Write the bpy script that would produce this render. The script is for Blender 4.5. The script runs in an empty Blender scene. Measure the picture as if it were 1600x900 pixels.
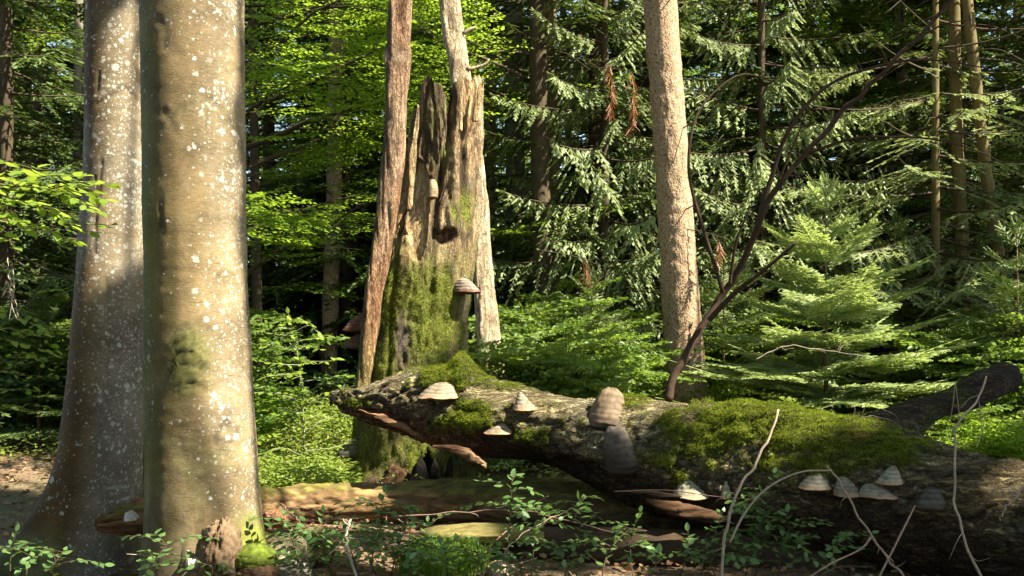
import bpy, math, random
import numpy as np
from mathutils import Vector, Matrix

C = bpy.context.scene
COL = C.collection
R = np.random.default_rng(7)
random.seed(7)

# ------------------------------------------------------------------ camera, sky, sun, exposure
F = 1556.0                       # focal length in pixels of a 1600 wide frame (35 mm lens)
EYE = 1.5
HZ = 480.0                       # pixel row of the horizon
cam_d = bpy.data.cameras.new("camera")
cam_d.lens = 35.0
cam_d.sensor_width = 36.0
cam_d.shift_y = (HZ - 450.0) / 1600.0
cam_d.clip_end = 2000
cam = bpy.data.objects.new("camera", cam_d)
COL.objects.link(cam)
cam.location = (0, 0, EYE)
cam.rotation_euler = (math.radians(90), 0, 0)
C.camera = cam

SUN_AZ, SUN_EL = math.radians(66), math.radians(48)   # azimuth: turned to the right from straight behind the camera
S = np.array([math.sin(SUN_AZ) * math.cos(SUN_EL), -math.cos(SUN_AZ) * math.cos(SUN_EL), math.sin(SUN_EL)])
W = bpy.data.worlds.new("World")
C.world = W
W.use_nodes = True
wn = W.node_tree.nodes
sky = wn.new("ShaderNodeTexSky")
sky.sky_type = 'NISHITA'
sky.sun_disc = False
sky.sun_elevation = SUN_EL
sky.sun_rotation = math.pi - SUN_AZ
W.node_tree.links.new(sky.outputs[0], wn["Background"].inputs[0])
wn["Background"].inputs[1].default_value = 0.085
sun_d = bpy.data.lights.new("sun", 'SUN')
sun_d.energy = 5.0
sun_d.angle = math.radians(0.55)
sun_d.color = (1.0, 0.93, 0.77)
sun = bpy.data.objects.new("sun", sun_d)
COL.objects.link(sun)
sun.rotation_euler = Vector(S).to_track_quat('Z', 'Y').to_euler()
sun.location = (20, -10, 30)

C.view_settings.view_transform = 'Standard'
C.view_settings.look = 'None'
C.view_settings.exposure = 2.1
C.view_settings.gamma = 1.0
C.render.engine = 'CYCLES'
C.cycles.max_bounces = 8
C.cycles.diffuse_bounces = 5
C.cycles.glossy_bounces = 2
C.cycles.transmission_bounces = 6
C.cycles.sample_clamp_indirect = 6.0
C.cycles.use_denoising = True


def P(px, py, Y):
    return np.array([(px - 800.0) * Y / F, Y, EYE + (HZ - py) * Y / F])


# ------------------------------------------------------------------ noise
def _h(ix, iy, iz, seed):
    n = (ix.astype(np.int64) * 374761393 + iy.astype(np.int64) * 668265263 + iz.astype(np.int64) * 2147483647 + int(seed) * 974634777) & 0xFFFFFFFF
    n = ((n ^ (n >> 13)) * 1274126177) & 0xFFFFFFFF
    n = ((n ^ (n >> 16)) * 2246822519) & 0xFFFFFFFF
    n ^= n >> 15
    return (n & 0xFFFF) / 65535.0


def vnoise(p, seed=0):
    p = np.asarray(p, float)
    i = np.floor(p)
    f = p - i
    f = f * f * (3 - 2 * f)
    i = i.astype(np.int64)
    out = 0
    for dx in (0, 1):
        wx = f[..., 0] if dx else 1 - f[..., 0]
        for dy in (0, 1):
            wy = f[..., 1] if dy else 1 - f[..., 1]
            for dz in (0, 1):
                wz = f[..., 2] if dz else 1 - f[..., 2]
                out = out + wx * wy * wz * _h(i[..., 0] + dx, i[..., 1] + dy, i[..., 2] + dz, seed)
    return out * 2 - 1


def fbm(p, octv=4, seed=0, gain=0.5):
    p = np.asarray(p, float)
    a, s, t = 1.0, 0.0, 0.0
    for k in range(octv):
        s = s + a * vnoise(p * (2.03 ** k) + 17.3 * k, seed + k)
        t += a
        a *= gain
    return s / t


def sstep(a, b, x):
    t = np.clip((np.asarray(x, float) - a) / (b - a), 0, 1)
    return t * t * (3 - 2 * t)


def nrm(v):
    v = np.asarray(v, float)
    return v / np.maximum(np.linalg.norm(v, axis=-1, keepdims=True), 1e-9)


def mixc(a, b, t):
    t = np.asarray(t, float)[..., None]
    return np.asarray(a, float) * (1 - t) + np.asarray(b, float) * t


# ------------------------------------------------------------------ mesh and object helpers
class Geo:
    """Collects vertices, tris and quads with a tint value and a colour for every vertex."""
    def __init__(self):
        self.V, self.F3, self.F4, self.T, self.K, self.n = [], [], [], [], [], 0

    def add(self, V, F, tint=None, col=None):
        V = np.asarray(V, float).reshape(-1, 3)
        F = np.asarray(F, np.int64)
        (self.F3 if F.shape[1] == 3 else self.F4).append(F + self.n)
        self.V.append(V)
        self.T.append(np.full(len(V), 0.5) if tint is None else np.broadcast_to(np.asarray(tint, float), (len(V),)))
        if col is not None:
            self.K.append(np.broadcast_to(np.asarray(col, float), (len(V), 3)))
        self.n += len(V)
        return self

    def faces(self, F):
        F = np.asarray(F, np.int64)
        (self.F3 if F.shape[1] == 3 else self.F4).append(F)

    def arrays(self):
        return np.concatenate(self.V), (np.concatenate(self.F3) if self.F3 else None), (np.concatenate(self.F4) if self.F4 else None)

    def mesh(self, name, mat, smooth=False):
        V, F3, F4 = self.arrays()
        me = bpy.data.meshes.new(name)
        me.vertices.add(len(V))
        me.vertices.foreach_set("co", V.astype(np.float32).ravel())
        n3 = 0 if F3 is None else len(F3)
        n4 = 0 if F4 is None else len(F4)
        li = np.concatenate([a.ravel() for a in (F3, F4) if a is not None]).astype(np.int32)
        me.loops.add(len(li))
        me.loops.foreach_set("vertex_index", li)
        me.polygons.add(n3 + n4)
        st = np.concatenate([np.arange(n3) * 3, n3 * 3 + np.arange(n4) * 4]).astype(np.int32)
        me.polygons.foreach_set("loop_start", st)
        me.polygons.foreach_set("loop_total", np.concatenate([np.full(n3, 3), np.full(n4, 4)]).astype(np.int32))
        me.polygons.foreach_set("use_smooth", np.full(n3 + n4, bool(smooth)))
        at = me.attributes.new("tint", 'FLOAT', 'POINT')
        at.data.foreach_set("value", np.concatenate(self.T).astype(np.float32))
        if self.K:
            K = np.concatenate(self.K)
            ca = me.attributes.new("Col", 'FLOAT_COLOR', 'POINT')
            ca.data.foreach_set("color", np.concatenate([K, np.ones((len(K), 1))], 1).astype(np.float32).ravel())
        me.update()
        me.validate()
        me.materials.append(mat)
        return me

    def build(self, name, mat, parent=None, smooth=False, loc=None):
        return link(name, self.mesh(name, mat, smooth), parent, loc)


def link(name, me, parent=None, loc=None):
    o = bpy.data.objects.new(name, me)
    COL.objects.link(o)
    if loc is not None:
        o.location = [float(v) for v in loc]
    if parent is not None:
        o.parent = parent
    return o


def tag(o, label=None, cat=None, group=None, kind=None):
    if label: o["label"] = label
    if cat: o["category"] = cat
    if group: o["group"] = group
    if kind: o["kind"] = kind
    return o


def thing(name, label, cat, loc=(0, 0, 0), group=None, rz=0.0):
    o = bpy.data.objects.new(name, None)
    o.empty_display_size = 0.2
    COL.objects.link(o)
    o.location = [float(v) for v in loc]
    o.rotation_euler = (0, 0, rz)
    return tag(o, label, cat, group)


def copy_tree(o, parent=None):
    c = o.copy()
    COL.objects.link(c)
    if parent is not None:
        c.parent = parent
        c.matrix_parent_inverse = o.matrix_parent_inverse.copy()
    for ch in list(o.children):
        copy_tree(ch, c)
    return c


def catmull(pts, n):
    p = np.asarray(pts, float)
    if len(p) == 2:
        return p[0] + (p[1] - p[0]) * np.linspace(0, 1, n)[:, None]
    q = np.vstack([2 * p[0] - p[1], p, 2 * p[-1] - p[-2]])
    t = np.linspace(0, len(p) - 1 - 1e-6, n)
    k = t.astype(int)
    f = (t - k)[:, None]
    a, b, c, d = q[k], q[k + 1], q[k + 2], q[k + 3]
    return 0.5 * (2 * b + (c - a) * f + (2 * a - 5 * b + 4 * c - d) * f * f + (3 * b - a - 3 * c + d) * f ** 3)


def frames(path):
    t = nrm(np.gradient(path, axis=0))
    ref = np.tile(np.array([0.0, 0.0, 1.0]), (len(path), 1))
    par = np.abs(t[:, 2]) > 0.93
    if par.mean() > 0.4:
        ref[:] = (0, 1, 0)
    u = nrm(np.cross(ref, t))
    v = np.cross(t, u)
    return t, u, v


def grid_faces(n, m, wrap=True, off=0):
    i = np.arange(n - 1)[:, None]
    j = np.arange(m if wrap else m - 1)[None, :]
    jn = (j + 1) % m
    return (np.stack([i * m + j, i * m + jn, (i + 1) * m + jn, (i + 1) * m + j], -1).reshape(-1, 4) + off)


def tube(path, rad, seg=6, rough=0.0, seed=0, cap=True):
    """V, quads, cap tris of a tapered tube along a path."""
    path = np.asarray(path, float)
    n = len(path)
    rad = np.interp(np.linspace(0, 1, n), np.linspace(0, 1, len(rad)), rad) if np.ndim(rad) else np.full(n, rad)
    t, u, v = frames(path)
    a = np.linspace(0, 2 * np.pi, seg, endpoint=False)
    d = np.cos(a)[None, :, None] * u[:, None] + np.sin(a)[None, :, None] * v[:, None]
    r = rad[:, None] * np.ones(seg)
    if rough:
        pp = path[:, None] + d * rad[:, None, None]
        r = r * (1 + rough * fbm(pp * (0.35 / max(rad.mean(), 0.004)), 3, seed))
    V = (path[:, None] + d * r[..., None]).reshape(-1, 3)
    Fq = grid_faces(n, seg)
    caps = None
    if cap:
        V = np.vstack([V, path[:1], path[-1:]])
        j = np.arange(seg)
        jn = (j + 1) % seg
        caps = np.vstack([np.stack([np.full(seg, n * seg), jn, j], 1),
                          np.stack([np.full(seg, n * seg + 1), (n - 1) * seg + j, (n - 1) * seg + jn], 1)])
    return V, Fq, caps


def add_tube(g, path, rad, seg=6, rough=0.0, seed=0, tint=None, col=None):
    V, Fq, caps = tube(path, rad, seg, rough, seed)
    base = g.n
    g.add(V, Fq, tint, col)
    g.faces(caps + base)


def pxpath(pts, Y, n=24):
    """A path through pixel points; Y is one depth or a list with one depth for each point."""
    Ys = np.broadcast_to(np.asarray(Y, float), (len(pts),)) if np.ndim(Y) == 0 else np.interp(np.linspace(0, 1, len(pts)), np.linspace(0, 1, len(Y)), Y)
    return catmull([P(x, y, d) for (x, y), d in zip(pts, Ys)], n)


# ------------------------------------------------------------------ leaves
LEAF2 = (np.array([[0, 0, 0], [.5, .45, .10], [0, 1, -.05], [-.5, .45, .10]]), np.array([[0, 1, 2], [0, 2, 3]]))
LEAF4 = (np.array([[0, 0, 0], [.42, .28, .10], [.40, .62, .09], [0, 1, -.08], [-.40, .62, .09], [-.42, .28, .10]]), np.array([[0, 1, 2, 3], [0, 3, 4, 5]]))


def place_leaves(g, tmpl, pos, d, nr, L, wid, tint):
    """Copies of a leaf template: origin pos, axis d, normal nr, length L, width wid."""
    T, Fc = tmpl
    d = nrm(d)
    s = nrm(np.cross(d, nr))
    n = np.cross(s, d)
    N = len(pos)
    V = pos[:, None] + T[None, :, 0:1] * wid[:, None, None] * s[:, None] + T[None, :, 1:2] * L[:, None, None] * d[:, None] + T[None, :, 2:3] * wid[:, None, None] * n[:, None]
    k = len(T)
    Fa = (Fc[None] + (np.arange(N) * k)[:, None, None]).reshape(-1, Fc.shape[1])
    g.add(V.reshape(-1, 3), Fa, np.repeat(tint, k))


# shoot of a conifer: two toothed strips folded like a roof
def shoot_template(nt):
    V, Fc = [], []
    for side in (1, -1):
        b = len(V)
        for k in range(nt + 1):
            V.append([0, k / nt, 0.0])
        for k in range(nt):
            w = 0.5 * (1 - 0.55 * (k / nt) ** 2)
            V.append([side * w, min(1.06, (k + 1.25) / nt), -0.28 * w])
        for k in range(nt):
            tri = [b + k, b + k + 1, b + nt + 1 + k]
            Fc.append(tri if side == 1 else tri[::-1])
    return np.array(V, float), np.array(Fc)


SHOOT = shoot_template(5)
SHOOT_FINE = shoot_template(9)
SHOOT2 = (np.array([[0, 0, 0], [.5, .3, -.12], [.36, .8, -.1], [0, 1, 0], [-.36, .8, -.1], [-.5, .3, -.12]]), np.array([[0, 1, 2, 3], [0, 3, 4, 5]]))


# ------------------------------------------------------------------ materials
def new_mat(name):
    m = bpy.data.materials.new(name)
    m.use_nodes = True
    nt = m.node_tree
    nt.nodes.clear()
    out = nt.nodes.new("ShaderNodeOutputMaterial")
    return m, nt, out


def N(nt, kind, **kw):
    n = nt.nodes.new(kind)
    for k, v in kw.items():
        if k.startswith("i_"):
            key = k[2:]
            n.inputs[int(key) if key.isdigit() else key.replace("_", " ")].default_value = v
        else:
            setattr(n, k, v)
    return n


def ramp(nt, stops):
    r = nt.nodes.new("ShaderNodeValToRGB")
    e = r.color_ramp.elements
    while len(e) > 1: e.remove(e[-1])
    for k, (p, c) in enumerate(stops):
        el = e[0] if k == 0 else e.new(p)
        el.position = p
        el.color = tuple(c) + (1,) if len(c) == 3 else c
    return r


def mixrgb(nt, a, b, f, mode='MIX'):
    n = nt.nodes.new("ShaderNodeMix")
    n.data_type = 'RGBA'
    n.blend_type = mode
    for sock, v in ((n.inputs[0], f), (n.inputs[6], a), (n.inputs[7], b)):
        if hasattr(v, "is_output"): nt.links.new(v, sock)
        elif np.ndim(v): sock.default_value = tuple(v) + (1,)
        else: sock.default_value = v
    return n.outputs[2]


def math_n(nt, op, a, b=None, clamp=False):
    n = nt.nodes.new("ShaderNodeMath")
    n.operation = op
    n.use_clamp = clamp
    for sock, v in ((n.inputs[0], a), (n.inputs[1], b)):
        if v is None: continue
        if hasattr(v, "is_output"): nt.links.new(v, sock)
        else: sock.default_value = v
    return n.outputs[0]


def leaf_mat(name, dark, light, trans, fac=0.42, rough=0.45, spec=0.35, vary=0.35):
    """Leaf: colour between dark and light by the leaf's tint, some light passing through."""
    m, nt, out = new_mat(name)
    at = N(nt, "ShaderNodeAttribute", attribute_name="tint")
    oi = N(nt, "ShaderNodeObjectInfo")
    t = math_n(nt, 'ADD', at.outputs["Fac"], math_n(nt, 'MULTIPLY', math_n(nt, 'SUBTRACT', oi.outputs["Random"], 0.5), vary), True)
    col = mixrgb(nt, dark, light, t)
    tcol = mixrgb(nt, [c * 0.6 for c in trans], trans, t)
    p = N(nt, "ShaderNodeBsdfPrincipled", i_Roughness=rough)
    p.inputs["Specular IOR Level"].default_value = spec
    nt.links.new(col, p.inputs["Base Color"])
    tr = N(nt, "ShaderNodeBsdfTranslucent")
    nt.links.new(tcol, tr.inputs[0])
    mx = N(nt, "ShaderNodeMixShader", i_0=fac)
    nt.links.new(p.outputs[0], mx.inputs[1])
    nt.links.new(tr.outputs[0], mx.inputs[2])
    nt.links.new(mx.outputs[0], out.inputs[0])
    return m


def solid_mat(name, stretch=(1, 1, 1), scale=30.0, bump=0.5, dist=0.01, rough=0.85, contrast=0.45, col=None, spec=0.2, detail=6.0):
    """Wood, bark and the like: colour from the mesh's own paint (Col) or col, broken up by stretched noise."""
    m, nt, out = new_mat(name)
    tc = N(nt, "ShaderNodeTexCoord")
    mp = N(nt, "ShaderNodeMapping")
    mp.inputs["Scale"].default_value = stretch
    nt.links.new(tc.outputs["Object"], mp.inputs[0])
    n1 = N(nt, "ShaderNodeTexNoise", i_Scale=scale, i_Detail=detail, i_Roughness=0.65)
    n2 = N(nt, "ShaderNodeTexNoise", i_Scale=scale * 0.16, i_Detail=4.0, i_Roughness=0.6)
    for n in (n1, n2): nt.links.new(mp.outputs[0], n.inputs["Vector"])
    if col is None:
        at = N(nt, "ShaderNodeAttribute", attribute_name="Col")
        base = at.outputs["Color"]
    else:
        rgb = N(nt, "ShaderNodeRGB")
        rgb.outputs[0].default_value = tuple(col) + (1,)
        base = rgb.outputs[0]
    s = math_n(nt, 'ADD', math_n(nt, 'MULTIPLY', n1.outputs["Fac"], 0.6), math_n(nt, 'MULTIPLY', n2.outputs["Fac"], 0.4))
    v = math_n(nt, 'ADD', math_n(nt, 'MULTIPLY', math_n(nt, 'SUBTRACT', s, 0.5), contrast * 6), 1.0)
    v = math_n(nt, 'MINIMUM', math_n(nt, 'MAXIMUM', v, 0.25), 1.7)
    cmb = N(nt, "ShaderNodeCombineColor")
    for k in range(3): nt.links.new(v, cmb.inputs[k])
    c = mixrgb(nt, base, cmb.outputs[0], 1.0, 'MULTIPLY')
    p = N(nt, "ShaderNodeBsdfPrincipled", i_Roughness=rough)
    p.inputs["Specular IOR Level"].default_value = spec
    nt.links.new(c, p.inputs["Base Color"])
    if bump:
        b = N(nt, "ShaderNodeBump", i_Strength=bump, i_Distance=dist)
        nt.links.new(s, b.inputs["Height"])
        nt.links.new(b.outputs[0], p.inputs["Normal"])
    nt.links.new(p.outputs[0], out.inputs[0])
    return m


def beech_bark_mat():
    m, nt, out = new_mat("beech_bark")
    tc = N(nt, "ShaderNodeTexCoord")
    ob = tc.outputs["Object"]
    at = N(nt, "ShaderNodeAttribute", attribute_name="Col")
    mp = N(nt, "ShaderNodeMapping")
    mp.inputs["Scale"].default_value = (1, 1, 2.4)
    nt.links.new(ob, mp.inputs[0])
    fine = N(nt, "ShaderNodeTexNoise", i_Scale=46.0, i_Detail=9.0, i_Roughness=0.78)
    nt.links.new(mp.outputs[0], fine.inputs["Vector"])
    mp2 = N(nt, "ShaderNodeMapping")
    mp2.inputs["Scale"].default_value = (1, 1, 14)
    nt.links.new(ob, mp2.inputs[0])
    lines = N(nt, "ShaderNodeTexNoise", i_Scale=7.0, i_Detail=5.0, i_Roughness=0.7)
    nt.links.new(mp2.outputs[0], lines.inputs["Vector"])
    ln = ramp(nt, [(0.33, (1, 1, 1)), (0.39, (0, 0, 0))])
    nt.links.new(lines.outputs["Fac"], ln.inputs[0])
    big = N(nt, "ShaderNodeTexNoise", i_Scale=3.2, i_Detail=4.0, i_Roughness=0.6)
    nt.links.new(ob, big.inputs["Vector"])
    v = math_n(nt, 'ADD', math_n(nt, 'MULTIPLY', fine.outputs["Fac"], 0.75), math_n(nt, 'MULTIPLY', big.outputs["Fac"], 0.85))
    v = math_n(nt, 'ADD', math_n(nt, 'MULTIPLY', math_n(nt, 'SUBTRACT', v, 0.8), 2.6), 1.0)
    cmb = N(nt, "ShaderNodeCombineColor")
    for k in range(3): nt.links.new(v, cmb.inputs[k])
    c = mixrgb(nt, at.outputs["Color"], cmb.outputs[0], 1.0, 'MULTIPLY')
    c = mixrgb(nt, c, (0.05, 0.04, 0.02), math_n(nt, 'MULTIPLY', ln.outputs[0], 0.55))
    # pale round lichen spots in three sizes; their number follows the mesh's tint
    dn = N(nt, "ShaderNodeTexNoise", i_Scale=75.0, i_Detail=4.0)
    nt.links.new(ob, dn.inputs["Vector"])
    wob = mixrgb(nt, ob, dn.outputs["Color"], 0.012, 'LINEAR_LIGHT')
    tint = at.outputs["Alpha"]
    ta = N(nt, "ShaderNodeAttribute", attribute_name="tint")
    spots = None
    for sc, lo, hi, w in ((15.0, 0.16, 0.42, 0.0), (30.0, 0.22, 0.58, 0.1), (52.0, 0.25, 0.62, 0.1), (85.0, .2, .6, 0)):
        vo = N(nt, "ShaderNodeTexVoronoi", i_Scale=sc)
        nt.links.new(wob, vo.inputs["Vector"])
        sep = N(nt, "ShaderNodeSeparateColor")
        nt.links.new(vo.outputs["Color"], sep.inputs[0])
        rnd = math_n(nt, 'POWER', sep.outputs[0], 2.2)
        rad = math_n(nt, 'MULTIPLY', rnd, hi)
        keep = math_n(nt, 'LESS_THAN', sep.outputs[1], ta.outputs["Fac"])
        d = math_n(nt, 'SUBTRACT', rad, math_n(nt, 'ADD', vo.outputs["Distance"], math_n(nt, 'MULTIPLY', math_n(nt, 'SUBTRACT', dn.outputs["Fac"], 0.5), 0.34)))
        e = math_n(nt, 'MULTIPLY', math_n(nt, 'MULTIPLY', d, 9.0, True), math_n(nt, 'MULTIPLY', keep, math_n(nt, 'ADD', math_n(nt, 'MULTIPLY', sep.outputs[2], 0.75), 0.25)))
        spots = e if spots is None else math_n(nt, 'MAXIMUM', spots, e)
    spc = mixrgb(nt, (0.34, 0.34, 0.29), (0.52, 0.51, 0.46), fine.outputs["Fac"])
    c = mixrgb(nt, c, spc, math_n(nt, 'MULTIPLY', spots, 0.88))
    p = N(nt, "ShaderNodeBsdfPrincipled", i_Roughness=0.72)
    p.inputs["Specular IOR Level"].default_value = 0.25
    nt.links.new(c, p.inputs["Base Color"])
    hgt = math_n(nt, 'SUBTRACT', math_n(nt, 'ADD', fine.outputs["Fac"], math_n(nt, 'MULTIPLY', spots, 0.25)), math_n(nt, 'MULTIPLY', ln.outputs[0], 0.5))
    b = N(nt, "ShaderNodeBump", i_Strength=0.45, i_Distance=0.008)
    nt.links.new(hgt, b.inputs["Height"])
    nt.links.new(b.outputs[0], p.inputs["Normal"])
    nt.links.new(p.outputs[0], out.inputs[0])
    return m


def log_bark_mat():
    """Old beech bark on a lying log: fissures running along it, flakes and grey bloom over the mesh's own paint."""
    m, nt, out = new_mat("log_bark")
    tc = N(nt, "ShaderNodeTexCoord")
    at = N(nt, "ShaderNodeAttribute", attribute_name="Col")
    dn = N(nt, "ShaderNodeTexNoise", i_Scale=7.0, i_Detail=4.0)
    nt.links.new(tc.outputs["Object"], dn.inputs["Vector"])
    wob = mixrgb(nt, tc.outputs["Object"], dn.outputs["Color"], 0.05, 'LINEAR_LIGHT')
    mp = N(nt, "ShaderNodeMapping")
    mp.inputs["Scale"].default_value = (0.11, 1, 1)
    nt.links.new(wob, mp.inputs[0])
    n1 = N(nt, "ShaderNodeTexNoise", i_Scale=34.0, i_Detail=7.0, i_Roughness=0.62)
    n2 = N(nt, "ShaderNodeTexNoise", i_Scale=60.0, i_Detail=5.0, i_Roughness=0.7)
    nt.links.new(mp.outputs[0], n1.inputs["Vector"])
    nt.links.new(wob, n2.inputs["Vector"])
    rid = math_n(nt, 'MULTIPLY', math_n(nt, 'ABSOLUTE', math_n(nt, 'SUBTRACT', n1.outputs["Fac"], 0.5)), 7.0, True)
    v = math_n(nt, 'MULTIPLY', math_n(nt, 'ADD', math_n(nt, 'MULTIPLY', rid, 0.8), 0.2), math_n(nt, 'MAXIMUM', math_n(nt, 'ADD', math_n(nt, 'MULTIPLY', math_n(nt, 'SUBTRACT', n2.outputs["Fac"], 0.5), 3.4), 1.3), 0.25))
    cmb = N(nt, "ShaderNodeCombineColor")
    for k in range(3): nt.links.new(v, cmb.inputs[k])
    c = mixrgb(nt, at.outputs["Color"], cmb.outputs[0], 1.0, 'MULTIPLY')
    p = N(nt, "ShaderNodeBsdfPrincipled", i_Roughness=0.88)
    p.inputs["Specular IOR Level"].default_value = 0.2
    nt.links.new(c, p.inputs["Base Color"])
    b = N(nt, "ShaderNodeBump", i_Strength=1.0, i_Distance=0.03)
    nt.links.new(math_n(nt, 'ADD', rid, math_n(nt, 'MULTIPLY', n2.outputs["Fac"], 0.6)), b.inputs["Height"])
    nt.links.new(b.outputs[0], p.inputs["Normal"])
    nt.links.new(p.outputs[0], out.inputs[0])
    return m


def fibre_mat():
    """Weathered standing wood: upright fibres and cracks, crumbling chunks, over the mesh's own paint."""
    m, nt, out = new_mat("rotten_snag_wood")
    tc = N(nt, "ShaderNodeTexCoord")
    at = N(nt, "ShaderNodeAttribute", attribute_name="Col")
    dn = N(nt, "ShaderNodeTexNoise", i_Scale=9.0, i_Detail=4.0)
    nt.links.new(tc.outputs["Object"], dn.inputs["Vector"])
    wob = mixrgb(nt, tc.outputs["Object"], dn.outputs["Color"], 0.035, 'LINEAR_LIGHT')
    def nz(scale, st, det):
        mp = N(nt, "ShaderNodeMapping")
        mp.inputs["Scale"].default_value = (1, 1, st)
        nt.links.new(wob, mp.inputs[0])
        n = N(nt, "ShaderNodeTexNoise", i_Scale=scale, i_Detail=det, i_Roughness=0.7)
        nt.links.new(mp.outputs[0], n.inputs["Vector"])
        return n.outputs["Fac"]
    fib, chunk, crk = nz(85.0, 0.08, 5.0), nz(36.0, 0.65, 8.0), nz(24.0, 0.10, 4.0)
    rid = math_n(nt, 'MULTIPLY', math_n(nt, 'ABSOLUTE', math_n(nt, 'SUBTRACT', crk, 0.5)), 11.0, True)
    v = math_n(nt, 'ADD', math_n(nt, 'MULTIPLY', math_n(nt, 'SUBTRACT', fib, 0.5), 1.5), math_n(nt, 'MULTIPLY', math_n(nt, 'SUBTRACT', chunk, 0.5), 2.6))
    v = math_n(nt, 'ADD', v, 1.3)
    v = math_n(nt, 'MULTIPLY', math_n(nt, 'MINIMUM', math_n(nt, 'MAXIMUM', v, 0.3), 1.7), math_n(nt, 'ADD', math_n(nt, 'MULTIPLY', rid, 0.45), 0.6))
    ta = N(nt, "ShaderNodeAttribute", attribute_name="tint")
    mossy = math_n(nt, 'MULTIPLY', math_n(nt, 'SUBTRACT', ta.outputs["Fac"], 0.5), 2.0, True)
    tuft = nz(60.0, 0.9, 8.0)
    vm = math_n(nt, 'MAXIMUM', math_n(nt, 'ADD', math_n(nt, 'MULTIPLY', math_n(nt, 'SUBTRACT', tuft, 0.5), 5.0), 1.0), 0.2)
    mv = nt.nodes.new("ShaderNodeMix")
    nt.links.new(mossy, mv.inputs[0]); nt.links.new(v, mv.inputs[2]); nt.links.new(vm, mv.inputs[3])
    v = mv.outputs[0]
    hm = nt.nodes.new("ShaderNodeMix")
    nt.links.new(mossy, hm.inputs[0])
    nt.links.new(math_n(nt, 'MULTIPLY', tuft, 3.0), hm.inputs[3])
    cmb = N(nt, "ShaderNodeCombineColor")
    for k in range(3): nt.links.new(v, cmb.inputs[k])
    c = mixrgb(nt, at.outputs["Color"], cmb.outputs[0], 1.0, 'MULTIPLY')
    p = N(nt, "ShaderNodeBsdfPrincipled", i_Roughness=0.85)
    p.inputs["Specular IOR Level"].default_value = 0.2
    nt.links.new(c, p.inputs["Base Color"])
    b = N(nt, "ShaderNodeBump", i_Strength=1.0, i_Distance=0.015)
    nt.links.new(math_n(nt, 'ADD', math_n(nt, 'ADD', rid, fib), math_n(nt, 'MULTIPLY', chunk, 1.2)), hm.inputs[2])
    nt.links.new(hm.outputs[0], b.inputs["Height"])
    nt.links.new(b.outputs[0], p.inputs["Normal"])
    nt.links.new(p.outputs[0], out.inputs[0])
    return m


def scale_bark_mat(name, c0, c1):
    """Spruce bark: small rounded flaking plates."""
    m, nt, out = new_mat(name)
    tc = N(nt, "ShaderNodeTexCoord")
    mp = N(nt, "ShaderNodeMapping")
    mp.inputs["Scale"].default_value = (1, 1, 0.62)
    nt.links.new(tc.outputs["Object"], mp.inputs[0])
    dn = N(nt, "ShaderNodeTexNoise", i_Scale=30.0, i_Detail=3.0)
    nt.links.new(mp.outputs[0], dn.inputs["Vector"])
    wob = mixrgb(nt, mp.outputs[0], dn.outputs["Color"], 0.02, 'LINEAR_LIGHT')
    vo = N(nt, "ShaderNodeTexVoronoi", i_Scale=75.0)
    nt.links.new(wob, vo.inputs["Vector"])
    no = N(nt, "ShaderNodeTexNoise", i_Scale=11.0, i_Detail=7.0, i_Roughness=0.7)
    nt.links.new(mp.outputs[0], no.inputs["Vector"])
    sep = N(nt, "ShaderNodeSeparateColor")
    nt.links.new(vo.outputs["Color"], sep.inputs[0])
    f = math_n(nt, 'ADD', math_n(nt, 'MULTIPLY', sep.outputs[0], 0.35), math_n(nt, 'MULTIPLY', math_n(nt, 'SUBTRACT', no.outputs["Fac"], 0.2), 1.1), True)
    c = mixrgb(nt, c0, c1, f)
    c = mixrgb(nt, c, [v * 0.3 for v in c0], math_n(nt, 'MULTIPLY', math_n(nt, 'SUBTRACT', vo.outputs["Distance"], 0.5), 2.2, True))
    p = N(nt, "ShaderNodeBsdfPrincipled", i_Roughness=0.8)
    p.inputs["Specular IOR Level"].default_value = 0.3
    nt.links.new(c, p.inputs["Base Color"])
    b = N(nt, "ShaderNodeBump", i_Strength=0.7, i_Distance=0.009, invert=True)
    nt.links.new(math_n(nt, 'ADD', vo.outputs["Distance"], math_n(nt, 'MULTIPLY', no.outputs["Fac"], 0.5)), b.inputs["Height"])
    nt.links.new(b.outputs[0], p.inputs["Normal"])
    nt.links.new(p.outputs[0], out.inputs[0])
    return m


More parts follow.
